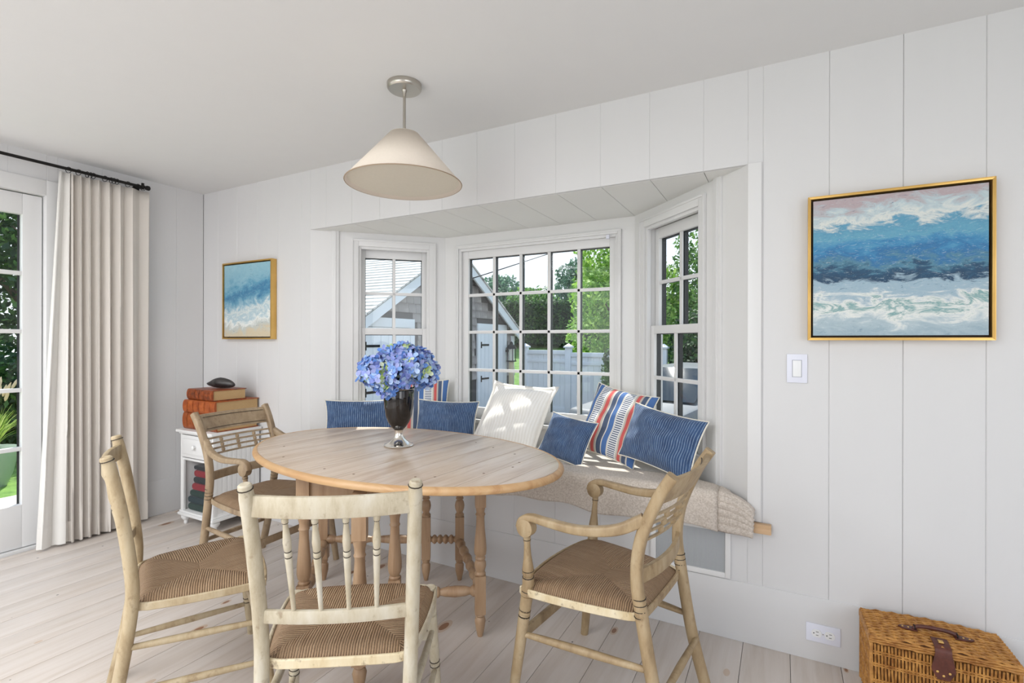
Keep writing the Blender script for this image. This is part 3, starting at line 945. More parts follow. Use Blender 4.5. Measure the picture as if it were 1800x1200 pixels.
def arm_chair(label, loc, rot, mat, rail_m):
    c = thing('armchair', label, 'armchair', loc, rot, 'rush-seat armchairs at the table')
    hr, hf, dep, z = 0.192, 0.262, 0.400, 0.430
    edge = rush_seat(c, hr, hf, dep, z, [mat, rail_m, mat, rail_m], 0.035)
    path = lambda s: catmull([(s * 0.196, -0.300, 0.0), (s * 0.197, -0.245, 0.20), (s * 0.200, -0.205, 0.42), (s * 0.202, -0.190, 0.54), (s * 0.206, -0.205, 0.66), (s * 0.211, -0.258, 0.79), (s * 0.215, -0.305, 0.868)], 7)
    for s in (-1, 1):
        pts = path(s)
        nn = len(pts)
        secs = []
        for i in range(nn):
            zz = pts[i].z
            if zz < 0.46:
                secs.append([(0.0205 * math.cos(2 * PI * j / 16), 0.0205 * math.sin(2 * PI * j / 16)) for j in range(16)])
            else:
                k = min(1, (zz - 0.46) / 0.08)
                r_ = rrect(0.034, 0.036, 0.010, 3)
                secs.append([(lerp(0.0205 * math.cos(2 * PI * j / 16), r_[j][0], k), lerp(0.0205 * math.sin(2 * PI * j / 16), r_[j][1], k)) for j in range(16)])
        MB().sweep(pts, secs, (0, 1, 0)).build('back_post', mat, c)
        ring_lines(c, (s * 0.2, -0.204, 0.41), (s * 0.2013, -0.195, 0.50), [0.12, 0.32, 0.52, 0.72], [0.0212] * 4)
        # front leg with arm post above it
        foot = Vector((s * (hf + 0.012), dep / 2 + 0.030, 0.0))
        knee = Vector((s * (hf - 0.016), dep / 2 - 0.022, 0.430))
        armp = Vector((s * (hf + 0.001), dep / 2 - 0.026, 0.602))
        ringed(knee, foot, [0.08, 0.20, 0.24], 0.0215, 0.0165, 14).build('front_leg', mat, c)
        ring_lines(c, knee, foot, [0.05, 0.20, 0.25], [0.0222, 0.0208, 0.0206])
        MB().turned(knee, armp, [(0, 0.021), (0.14, 0.0205), (0.18, 0.017), (0.24, 0.0205), (0.34, 0.0195), (0.60, 0.013), (0.85, 0.0105), (0.92, 0.0125), (1, 0.0125)], 14).build('arm_post', mat, c)
        ring_lines(c, knee, armp, [0.16, 0.30, 0.93], [0.0205, 0.0205, 0.0132])
        # scrolled arm
        ap = catmull([(s * 0.207, -0.215, 0.722), (s * 0.232, -0.135, 0.680), (s * 0.252, -0.02, 0.660), (s * 0.262, 0.09, 0.664), (s * 0.264, 0.155, 0.668), (s * 0.264, 0.190, 0.655), (s * 0.264, 0.200, 0.630)], 6)
        nn = len(ap)
        secs = [rrect(lerp(0.030, 0.036, i / (nn - 1)), lerp(0.036, 0.024, min(1, i / (nn * 0.6))), 0.008, 3) for i in range(nn)]
        MB().sweep(ap, secs, (0, 0, 1)).build('arm', mat, c)
        MB().turned((s * 0.264 - 0.018, 0.175, 0.632), (s * 0.264 + 0.018, 0.175, 0.632), [(0, 0.027), (0.06, 0.031), (0.94, 0.031), (1, 0.027)], 18).build('arm_scroll', mat, c)
        # side stretcher
        zz = 0.262
        a = knee.lerp(foot, 1 - zz / 0.43)
        b = Vector((s * 0.1975, -0.230, zz))
        MB().turned(a, b, [(0, 0.0095), (0.2, 0.012), (0.5, 0.014), (0.8, 0.012), (1, 0.0095)], 10).build('side_stretcher', mat, c)
    y = dep / 2 + 0.001
    a, b = Vector((-hf, y, 0.255)), Vector((hf, y, 0.255))
    MB().sweep([a.lerp(b, t / 8) for t in range(9)], rrect(0.016, 0.036, 0.004, 2)).build('front_stretcher', mat, c)
    MB().turned((-0.195, -0.262, 0.185), (0.195, -0.262, 0.185), [(0, 0.010), (0.5, 0.013), (1, 0.010)], 10).build('rear_stretcher', mat, c)
    # tablet crest between the posts, bowed back
    def panel_(z0, z1, th, bow, nm, m_=mat, ins=0.0, fwd=0.0):
        def yb(zz):
            P = path(1)
            for i in range(len(P) - 1):
                if P[i].z <= zz <= P[i + 1].z:
                    k = (zz - P[i].z) / (P[i + 1].z - P[i].z)
                    return lerp(P[i].y, P[i + 1].y, k)
            return P[-1].y
        hw = 0.203 - ins
        mb = MB()
        vv, ff = [], []
        for t in range(13):
            u = t / 12
            xx = lerp(-hw, hw, u)
            bb_ = bow * 4 * u * (1 - u)
            for (zz, o_) in ((z0, th / 2), (z1, th / 2), (z1, -th / 2), (z0, -th / 2)):
                vv.append((xx, yb(zz) - bb_ + o_ + fwd, zz))
        for t in range(12):
            for j in range(4):
                k = (j + 1) % 4
                ff.append((t * 4 + j, t * 4 + k, t * 4 + 4 + k, t * 4 + 4 + j))
        ff += [(3, 2, 1, 0), (48, 49, 50, 51)]
        mb.add(vv, ff)
        return mb.build(nm, m_, c, bevel=0.002)
    panel_(0.770, 0.858, 0.016, 0.030, 'crest_panel')
    panel_(0.783, 0.785, 0.002, 0.030, 'painted_line', M_STRIPE, 0.02, 0.0085)
    panel_(0.843, 0.845, 0.002, 0.030, 'painted_line', M_STRIPE, 0.02, 0.0085)
    panel_(0.515, 0.560, 0.015, 0.032, 'lower_rail')
    zsr = (0.650, 0.677, 0.704, 0.731)
    for zz in zsr:
        panel_(zz - 0.0045, zz + 0.0045, 0.010, 0.030, 'lattice_rod')
    for xx in (-0.10, 0.0, 0.10):
        u = (xx + 0.203) / 0.406
        bb_ = 0.030 * 4 * u * (1 - u)
        for i in range(3):
            za, zb = zsr[i], zsr[i + 1]
            ya, yb_ = -0.2025 - (za - 0.65) * 0.36, -0.2025 - (zb - 0.65) * 0.36
            MB().turned((xx, ya - bb_, za), (xx, yb_ - bb_, zb), [(0, 0.004), (0.3, 0.0085), (0.5, 0.010), (0.7, 0.0085), (1, 0.004)], 8).build('lattice_bead', mat, c)
    return c
arm_chair('tan-painted rush-seat armchair standing right of the table, arms toward the left', (3.425, -0.560, 0), R(83), M_CHAIR_TAN, M_NAILRAIL)
arm_chair('taupe-painted rush-seat armchair in front of the white bedside cabinet', (1.490, -0.520, 0), R(-88), M_CHAIR_TAUPE, M_CHAIR_TAUPE)

# ------------------------------------------------------------------ bedside cabinet with books and cloths
cab = thing('bedside_cabinet', 'white bedside cabinet with one drawer in the room corner', 'cabinet', (0.515, -0.179, 0))
cw, cd, ct = 0.186, 0.166, 0.632
m = MB()
m.box(-cw, -cw + 0.018, -cd, cd, 0.085, ct).build('side_panel', M_FURN, cab, bevel=0.002)
MB().box(cw - 0.018, cw - 0.006, -cd, cd, 0.085, ct).build('side_panel', M_FURN, cab, bevel=0.002)
MB().box(cw - 0.006, cw, -cd, -cd + 0.03, 0.085, ct).box(cw - 0.006, cw, cd - 0.03, cd, 0.085, ct).box(cw - 0.006, cw, -cd + 0.03, cd - 0.03, ct - 0.05, ct).box(cw - 0.006, cw, -cd + 0.03, cd - 0.03, 0.085, 0.115).build('side_frame', M_FURN, cab, bevel=0.0015)
nb = 8
for i in range(nb):
    a = lerp(-cd + 0.03, cd - 0.03, i / nb)
    b = lerp(-cd + 0.03, cd - 0.03, (i + 1) / nb)
    MB().box(cw - 0.006, cw - 0.002, a + 0.0006, b - 0.0006, 0.115, ct - 0.05).build('bead_board', M_FURN, cab, bevel=0.0015)
MB().box(-cw + 0.018, cw - 0.018, cd - 0.008, cd, 0.085, ct).build('back_panel', M_FURN, cab, smooth=0)
MB().box(-cw + 0.018, cw - 0.018, -cd + 0.004, cd - 0.008, 0.445, 0.460).build('drawer_floor', M_FURN, cab, bevel=0.001)
for (a, b) in ((-cw + 0.018, -cw + 0.034), (cw - 0.034, cw - 0.018)):
    MB().box(a, b, -cd, -cd + 0.016, 0.10, 0.445).build('face_frame', M_FURN, cab, bevel=0.0015)
MB().box(-cw - 0.014, cw + 0.014, -cd - 0.014, cd, 0.068, 0.086).box(-cw - 0.006, cw + 0.006, -cd - 0.006, cd, 0.086, 0.100).build('plinth', M_FURN, cab, bevel=0.004)
MB().box(-cw - 0.022, cw + 0.022, -cd - 0.022, cd + 0.002, ct + 0.004, ct + 0.022).box(-cw - 0.008, cw + 0.008, -cd - 0.008, cd + 0.002, ct - 0.008, ct + 0.004).build('top', M_FURN, cab, bevel=0.004)
dr = MB().box(-cw + 0.020, cw - 0.020, -cd - 0.006, -cd + 0.012, 0.468, ct - 0.014).build('drawer', M_FURN, cab, bevel=0.003)
MB().box(-cw + 0.044, cw - 0.044, -cd - 0.010, -cd - 0.006, 0.490, ct - 0.036).build('drawer_panel', M_FURN, dr, bevel=0.003)
MB().turned((0.0, -cd - 0.010, 0.545), (0.0, -cd - 0.034, 0.545), [(0, 0.007), (0.3, 0.006), (0.5, 0.012), (0.75, 0.0155), (0.92, 0.012), (1, 0.004)], 16).build('knob', M_FURN, dr)
for sx in (-1, 1):
    for sy in (-1, 1):
        MB().turned((sx * (cw - 0.022), sy * (cd - 0.025), 0.0), (sx * (cw - 0.022), sy * (cd - 0.025), 0.069), [(0, 0.010), (0.1, 0.014), (0.35, 0.013), (0.45, 0.020), (0.65, 0.030), (0.85, 0.031), (0.95, 0.024), (1, 0.022)], 16).build('bun_foot', M_FURN, cab)

def cloth_mat(name, col):
    t = NT(name)
    f = t.noise(t.coord((60, 60, 60)), 2.0, 3)
    t.bump(f, 0.4, 0.002)
    b = t.mix(f, (col[0] * 0.55, col[1] * 0.55, col[2] * 0.55, 1), col)
    t.set(t.b, 'Sheen Weight', 0.25)
    return t.done(b, 0.9)
GREEN, TEAL, RED, BLK = cloth_mat('dark_green_cloth', s2l(16, 52, 46)), cloth_mat('dark_teal_cloth', s2l(18, 48, 56)), cloth_mat('dark_red_cloth', s2l(140, 24, 40)), cloth_mat('blackish_cloth', s2l(26, 34, 40))
stack = [(GREEN, 0.050, 0.012, 'dark green folded cloth at the bottom of the cabinet pile'), (TEAL, 0.046, 0.010, 'dark teal folded cloth second from the bottom of the cabinet pile'),
         (GREEN, 0.044, 0.036, 'dark green folded cloth third from the bottom of the cabinet pile'), (RED, 0.050, 0.062, 'dark red folded cloth in the middle of the cabinet pile'),
         (BLK, 0.042, 0.082, 'blackish folded cloth between the two red cloths'), (RED, 0.048, 0.090, 'dark red folded cloth near the top of the cabinet pile'), (BLK, 0.030, 0.090, 'thin blackish folded cloth on top of the cabinet pile')]
zc = 0.1005
for (mt, h, x0, lab) in stack:
    xa, xb = 0.515 - cw + 0.035 + x0 * 0.9, 0.515 + cw - 0.030
    m = MB()
    sec = []
    for k in range(9):
        a = R(90 + 180 * k / 8)
        sec.append((h / 2 * 0.9 * math.cos(a), h / 2 * math.sin(a)))
    sec += [(xb - xa - h * 0.45, -h / 2), (xb - xa - h * 0.45, h / 2)]
    v = []
    for (yy, sc_) in ((-0.322, 0.80), (-0.314, 0.97), (-0.20, 1.0), (-0.10, 1.0), (-0.055, 0.97)):
        for (a, b) in sec:
            v.append((xa + h * 0.45 + a * (sc_ if a < 0 else 1), yy, zc + h / 2 + b * sc_ + (h / 2 * (1 - sc_)) * -0.0))
    n = len(sec)
    f = [tuple(range(n)), tuple(range(4 * n + n - 1, 4 * n - 1, -1))]
    for i in range(4):
        for j in range(n):
            k = (j + 1) % n
            f.append((i * n + j, (i + 1) * n + j, (i + 1) * n + k, i * n + k))
    m.add(v, f)
    tag(m.build('folded_cloth', mt, smooth=50), lab, 'cloth', 'folded cloths in the bedside cabinet')
    zc += h + 0.0004

def leather(name, col, col2, rough=0.4):
    t = NT(name)
    f = t.noise(t.coord((16, 16, 16)), 2.0, 5, 0.65)
    b = t.ramp(f, [(0.35, col), (0.65, col2)])
    t.bump(t.noise(t.coord((120, 120, 120)), 1.0, 2), 0.15, 0.001)
    return t.done(b, rough)
M_LEA1 = leather('brown_leather', s2l(126, 58, 24), s2l(168, 88, 38))
M_LEA2 = leather('russet_leather', s2l(140, 64, 26), s2l(176, 92, 40))
M_LEA3 = leather('mottled_leather', s2l(88, 38, 18), s2l(160, 78, 32))
def page_mat():
    t = NT('aged_pages')
    f = t.wave(t.coord((1, 1, 260)), 1.0, 0.6, 2, 'Z', 4)
    b = t.ramp(f, [(0.0, s2l(168, 130, 84)), (1.0, s2l(218, 188, 140))])
    t.bump(f, 0.3, 0.001)
    return t.done(b, 0.85)
M_PAGE = page_mat()
def book(label, cx, cy, z0, lx, ly, h, mt, rot=0.0):
    b = thing('old_book', label, 'book', (cx, cy, z0), rot, 'old leather books on the cabinet')
    c = 0.006
    MB().box(-lx / 2 + 0.006, lx / 2 - 0.006, -ly / 2 + 0.010, ly / 2 - 0.008, c, h - c).build('page_block', M_PAGE, b, smooth=0)
    MB().box(-lx / 2, lx / 2, -ly / 2 + 0.004, ly / 2, 0, c).build('lower_cover', mt, b, bevel=0.0018)
    MB().box(-lx / 2, lx / 2, -ly / 2 + 0.004, ly / 2, h - c, h).build('upper_cover', mt, b, bevel=0.0018)
    pts = [(-lx / 2, 0, 0), (lx / 2, 0, 0)]
    sec = []
    for k in range(11):
        a = R(-90 + 180 * k / 10)
        sec.append((0.0 - 0.016 * math.cos(a), h / 2 * math.sin(a)))
    m = MB()
    v = [(xx, -ly / 2 + 0.006 + p, h / 2 + q) for xx in (-lx / 2, lx / 2) for p, q in sec]
    n = len(sec)
    f = [(i, i + 1, n + i + 1, n + i) for i in range(n - 1)] + [tuple(range(n)), tuple(range(2 * n - 1, n - 1, -1)), (n - 1, 0, n, 2 * n - 1)]
    m.add(v, [tuple(reversed(q)) for q in f])
    sp_ = m.build('spine', mt, b)
    for kx in (-0.36, -0.18, 0.0, 0.18, 0.36):
        m = MB()
        v = [(kx * lx + e, -ly / 2 + 0.006 + p * 1.10 - 0.0008, h / 2 + q * 0.985) for e in (-0.003, 0.003) for p, q in sec[1:-1]]
        n2 = len(sec) - 2
        m.add(v, [(n2 + i, n2 + i + 1, i + 1, i) for i in range(n2 - 1)])
        m.build('spine_band', mt, sp_)
    return b
book('thick brown leather book at the bottom of the pile of three', 0.512, -0.172, 0.655, 0.375, 0.300, 0.115, M_LEA1)
book('russet leather book with cream pages in the middle of the pile', 0.520, -0.172, 0.7704, 0.345, 0.318, 0.086, M_LEA2, R(1.5))
book('mottled dark leather book on top of the pile of three', 0.520, -0.205, 0.8568, 0.300, 0.235, 0.074, M_LEA3, R(-2))
m = MB()
random.seed(11)
def stone_fn(u, v_):
    a, b = 2 * PI * u, PI * v_
    x_, y_, z_ = math.sin(b) * math.cos(a), math.sin(b) * math.sin(a), math.cos(b)
    k = 1 + 0.12 * math.sin(3 * x_ + 2 * z_) + 0.10 * math.cos(4 * y_ + 1.3 * x_)
    taper = 1 - 0.38 * max(0, -x_)
    return (0.108 * x_ * k, 0.036 * y_ * k * taper, 0.034 * z_ * k * taper)
m.grid(stone_fn, 22, 14)
M_STONE = plain('dark_stone', s2l(38, 36, 38), 0.32, 0, s2l(72, 68, 66), (14, 40, 40), bump=0.5, bscale=30)
o = m.build('carved_stone', M_STONE, smooth=70, loc=(0.545, -0.20, 0.9655), rotz=R(18))
tag(o, 'dark grey polished stone lying on the topmost leather book', 'stone')

# ------------------------------------------------------------------ curtain and rod
rod = thing('curtain_rod', 'black iron curtain rod above the garden door', 'curtain rod', (0.095, 0, 2.318))
MB().tube([(0, -2.9, 0), (0, -0.452, 0)], 0.0095, 12, up=(1, 0, 0)).build('rod', M_IRON, rod)
MB().turned((0, -0.452, 0), (0, -0.425, 0), [(0, 0.012), (0.3, 0.016), (0.8, 0.016), (1, 0.010)], 14).build('finial', M_IRON, rod)
MB().tube([(-0.095, -0.470, 0.0), (-0.02, -0.470, 0.0), (0.0, -0.470, -0.004)], 0.007, 8).turned((-0.098, -0.470, 0), (-0.090, -0.470, 0), [(0, 0.022), (1, 0.022)], 14).tube([(-0.0, -0.470, -0.016), (-0.0, -0.470, 0.026)], 0.011, 10, sx=0.8, sy=0.8).build('bracket', M_IRON, rod)
def linen(name, col, trans=0.15):
    t = NT(name)
    w1 = t.wave(t.coord((1, 420, 1)), 1.0, 1.5, 2, 'Y', 3)
    w2 = t.wave(t.coord((1, 1, 420)), 1.0, 1.5, 2, 'Z', 3)
    f = t.math('MULTIPLY', w1, w2)
    b = t.mix(t.math('MULTIPLY', f, 0.35), col, (col[0] * 0.8, col[1] * 0.8, col[2] * 0.78, 1))
    t.bump(f, 0.2, 0.001)
    t.set(t.b, 'Transmission Weight', 0.0)
    return t.done(b, 0.9)
M_LINEN = linen('beige_linen', s2l(222, 215, 207))
M_SHEER = linen('pale_lining', s2l(232, 229, 224))
curt = thing('curtain', 'beige linen curtain gathered at the right of the garden door', 'curtain', (0, 0, 0))
def curtain_part(name, mat, y0, y1, folds, amp, seed, x0=0.085, ztop=2.294, zbot=0.016, drift=0.0, hem=True):
    random.seed(seed)
    ph = [random.uniform(-0.35, 0.35) for _ in range(40)]
    am = [random.uniform(0.65, 1.2) for _ in range(40)]
    def base(u, h):
        k = folds * (1 - (1 - u) ** 1.55) if folds > 3 else u * folds
        i = int(min(k, folds - 1e-6))
        a = lerp(am[i], am[i + 1], k - i) * amp
        sharp = math.sin(2 * PI * k + ph[i] * (1 - h) * 1.2)
        shp = math.copysign(abs(sharp) ** 0.75, sharp)
        y = lerp(y0, y1, u) + 0.012 * math.sin(2 * PI * k * 2 + ph[i + 1]) * (1 - 0.4 * h) + drift * (1 - h) * (1 - u)
        x = x0 + a * shp * lerp(1.25, 0.62, h)
        return x, y
    nu, nv = int(folds * 14), 26
    m = MB()
    def fn(u, v_):
        h = v_
        x, y = base(u, h)
        return (x, y, lerp(zbot, ztop, h))
    m.grid(fn, nu, nv)
    o = m.build(name, mat, curt, smooth=80)
    sol = o.modifiers.new('thickness', 'SOLIDIFY')
    sol.thickness = 0.0025
    if hem:
        m = MB()
        def fh(u, v_):
            h = v_ * 0.055
            x, y = base(u, h)
            return (x + 0.0030, y, lerp(zbot, ztop, h) - 0.001)
        m.grid(fh, nu, 2)
        hm = m.build('hem', mat, curt, smooth=80)
    return base
bf = curtain_part('linen_panel', M_LINEN, -0.875, -0.425, 7, 0.030, 3, hem=True)
curtain_part('pale_edge', M_SHEER, -0.925, -0.862, 1.6, 0.016, 8, x0=0.086, drift=-0.105, hem=True)
ry = [-0.468, -0.500, -0.560, -0.622, -0.640, -0.655, -0.690, -0.752, -0.768, -0.785, -0.830, -0.880]
for i, yy in enumerate(ry):
    m = MB()
    tilt = R([62, 70, 64, 78, 72, 80, 66, 72, 76, 80, 64, 62][i])
    pts = []
    for k in range(17):
        a = 2 * PI * k / 16
        pts.append((0.095 + 0.0175 * math.sin(a) * math.sin(tilt), yy + 0.0175 * math.sin(a) * math.cos(tilt), 2.3120 + 0.0180 * math.cos(a)))
    m.tube(pts, 0.0020, 6, cap=False, up=(1, 0.3, 0))
    m.build('curtain_ring', M_IRON, curt)

# ------------------------------------------------------------------ pendant lamp
lamp = thing('pendant_lamp', 'pendant lamp with a cream cone shade over the table', 'lamp', (2.500, -0.582, 0))
MB().turned((0, 0, 2.399), (0, 0, 2.372), [(0, 0.076), (0.55, 0.076), (0.8, 0.074), (1, 0.068)], 36).turned((0, 0, 2.372), (0, 0, 2.345), [(0, 0.012), (0.5, 0.008), (1, 0.008)], 14).build('ceiling_canopy', M_NICKEL, lamp)
MB().tube([(0, 0, 2.35), (0, 0, 2.175)], 0.0065, 12).build('stem', M_NICKEL, lamp)
def shade_mat(name, col):
    t = NT(name)
    f = t.noise(t.coord((1, 1, 1)), 90, 3)
    b = t.mix(f, (col[0] * 0.93, col[1] * 0.93, col[2] * 0.92, 1), col)
    t.bump(f, 0.12, 0.001)
    return t.done(b, 0.85)
n = 56
m = MB()
rt, rb, zt, zb = 0.066, 0.254, 2.176, 1.958
v, f = [], []
for i in range(n):
    a = 2 * PI * i / n
    for (r_, z_) in ((rt, zt), (rb, zb)):
        v.append((r_ * math.cos(a), r_ * math.sin(a), z_))
for i in range(n):
    k = (i + 1) % n
    f.append((i * 2 + 1, k * 2 + 1, k * 2, i * 2))
m.add(v, f)
o = m.build('shade', shade_mat('cream_fabric_shade', s2l(238, 226, 212)), lamp, smooth=60)
sd_ = o.modifiers.new('thickness', 'SOLIDIFY')
sd_.thickness = 0.002
MB().turned((0, 0, 2.178), (0, 0, 2.172), [(0, 0.064), (1, 0.066)], 40).build('top_disc', shade_mat('cream_fabric_top', s2l(234, 224, 210)), lamp)
MB().turned((0, 0, 1.972), (0, 0, 1.969), [(0, 0.2395), (1, 0.2410)], 56).build('diffuser', shade_mat('shade_diffuser', s2l(226, 218, 202)), lamp)
MB().tube([(rb * 1.002 * math.cos(2 * PI * i / n), rb * 1.002 * math.sin(2 * PI * i / n), zb) for i in range(n + 1)], 0.0022, 6, cap=False).build('rim_trim', plain('taupe_trim', s2l(168, 146, 122), 0.7), lamp)

# ------------------------------------------------------------------ paintings
def sea_mat(name, stops, warp=0.5, scale=3.0, seed=0.0, diag=0.0, streak=7.0):
    t = NT(name)
    v = t.coord((1, 1, 1), 'UV', (seed, seed * 0.7, seed))
    wv = t.noise(v, scale, 6, 0.6, 1.2)
    st = t.noise(t.coord((2.2, streak, 1), 'UV', (seed * 2, 0, 0)), 2.2, 8, 0.65, 1.6)
    sep = t.node('ShaderNodeSeparateXYZ')
    t.l.new(t.coord((1, 1, 1), 'UV'), sep.inputs[0])
    h = t.math('ADD', sep.outputs['Y'], t.math('MULTIPLY', t.math('SUBTRACT', wv, 0.5), warp))
    h = t.math('ADD', h, t.math('MULTIPLY', t.math('SUBTRACT', st, 0.5), 0.36))
    h = t.math('ADD', h, t.math('MULTIPLY', sep.outputs['X'], diag))
    c = t.ramp(h, stops)
    fine = t.noise(t.coord((3, 9, 1), 'UV', (seed, 0, 0)), 5, 8, 0.7, 2.5)
    c = t.mix(t.ramp(fine, [(0.56, (0, 0, 0, 1)), (0.66, (0.5, 0.5, 0.5, 1))]), c, s2l(196, 208, 212))
    dk = t.noise(t.coord((2.5, 6, 1), 'UV', (seed + 4, 2, 0)), 4, 8, 0.7, 2.2)
    c = t.mix(t.ramp(dk, [(0.60, (0, 0, 0, 1)), (0.70, (0.7, 0.7, 0.7, 1))]), c, s2l(24, 78, 116))
    t.bump(t.math('ADD', fine, st), 0.35, 0.004)
    return t.done(c, 0.45)
BIG = sea_mat('large_sea_canvas', [(0.00, s2l(150, 172, 184)), (0.10, s2l(172, 190, 198)), (0.16, s2l(226, 228, 224)), (0.21, s2l(112, 158, 160)), (0.25, s2l(224, 226, 222)), (0.30, s2l(156, 180, 194)),
    (0.36, s2l(150, 176, 192)), (0.40, s2l(22, 62, 92)), (0.46, s2l(24, 76, 108)), (0.50, s2l(80, 130, 152)), (0.56, s2l(38, 108, 160)), (0.63, s2l(60, 134, 178)), (0.70, s2l(96, 158, 184)), (0.78, s2l(86, 148, 178)), (0.84, s2l(216, 218, 212)), (0.90, s2l(178, 196, 202)), (0.97, s2l(176, 160, 164))], 0.22, 2.6, 1.3, 0.0, 5.0)
SMALL = sea_mat('small_sea_canvas', [(0.0, s2l(206, 192, 164)), (0.10, s2l(190, 196, 192)), (0.17, s2l(232, 234, 230)), (0.24, s2l(170, 196, 206)), (0.30, s2l(214, 220, 218)), (0.38, s2l(148, 184, 200)), (0.46, s2l(96, 152, 180)), (0.55, s2l(52, 118, 158)), (0.64, s2l(96, 156, 184)), (0.74, s2l(134, 180, 198)), (1.0, s2l(150, 192, 206))], 0.42, 3.4, 5.1, -0.10, 3.0)
def painting(label, x0, x1, z0, z1, dep, cm, fw=0.010):
    p = thing('framed_painting', label, 'painting', (0, 0, 0))
    w, h = x1 - x0, z1 - z0
    def strip(poly, y0, y1):
        m = MB()
        nn = len(poly)
        v = [(a, y0, b) for a, b in poly] + [(a, y1, b) for a, b in poly]
        f = [tuple(range(nn)), tuple(range(2 * nn - 1, nn - 1, -1))] + [(i, nn + i, nn + (i + 1) % nn, (i + 1) % nn) for i in range(nn)]
        m.add(v, f)
        m.build('frame_side', M_GOLD, p, bevel=0.0008)
    g = fw
    strip([(x0, z0), (x1, z0), (x1 - g, z0 + g), (x0 + g, z0 + g)], -dep, -0.002)
    strip([(x1, z0), (x1, z1), (x1 - g, z1 - g), (x1 - g, z0 + g)], -dep, -0.002)
    strip([(x1, z1), (x0, z1), (x0 + g, z1 - g), (x1 - g, z1 - g)], -dep, -0.002)
    strip([(x0, z1), (x0, z0), (x0 + g, z0 + g), (x0 + g, z1 - g)], -dep, -0.002)
    MB().box(x0 + g, x1 - g, -0.010, -0.003, z0 + g, z1 - g).build('backing', M_GOLDDARK, p, smooth=0)
    e = g + 0.008
    m = MB().box(x0 + e, x1 - e, -dep + 0.006, -0.010, z0 + e, z1 - e)
    # canvas face carries the UV
    m.uv[2] = [(0, 0), (1, 0), (1, 1), (0, 1)]
    m.build('canvas', cm, p, smooth=0)
painting('large square sea painting in a thin gold frame on the right wall', 4.069, 4.622, 1.267, 1.826, 0.040, BIG)
painting('smaller-looking pale sea painting in a deep gold frame near the corner', 0.312, 0.868, 1.272, 1.832, 0.045, SMALL)

# ------------------------------------------------------------------ vase of hydrangeas
VX, VY = 2.362, -0.455
VZ = TH + 0.0015
vase = thing('pedestal_vase', 'black glossy urn vase on a silver pedestal foot', 'vase', (VX, VY, VZ))
MB().turned((0, 0, 0), (0, 0, 0.075), [(0, 0.069), (0.03, 0.071), (0.07, 0.069), (0.10, 0.060), (0.25, 0.043), (0.45, 0.028), (0.62, 0.021), (0.80, 0.0185), (0.93, 0.020), (1, 0.022)], 32).build('foot', M_SILVER, vase)
M_VASE = plain('black_nickel', (0.006, 0.004, 0.0035, 1), 0.08, 0.0, spec=0.7)
m = MB()
prof = [(0.020, 0.074), (0.034, 0.088), (0.050, 0.112), (0.062, 0.145), (0.069, 0.185), (0.072, 0.225), (0.0725, 0.262), (0.070, 0.270), (0.0665, 0.270), (0.067, 0.225), (0.055, 0.14), (0.02, 0.10)]
v, f = [], []
n = 36
for (r_, z_) in prof:
    for j in range(n):
        v.append((r_ * math.cos(2 * PI * j / n), r_ * math.sin(2 * PI * j / n), z_))
for i in range(len(prof) - 1):
    for j in range(n):
        k = (j + 1) % n
        f.append((i * n + j, i * n + k, (i + 1) * n + k, (i + 1) * n + j))
f.append(tuple(range(n - 1, -1, -1)))
f.append(tuple((len(prof) - 1) * n + j for j in range(n)))
m.add(v, f)
m.build('bowl', M_VASE, vase)
MB().tube([(0.0705 * math.cos(2 * PI * j / 36), 0.0705 * math.sin(2 * PI * j / 36), 0.272) for j in range(37)], 0.0028, 8, cap=False).build('rim', M_SILVER, vase)

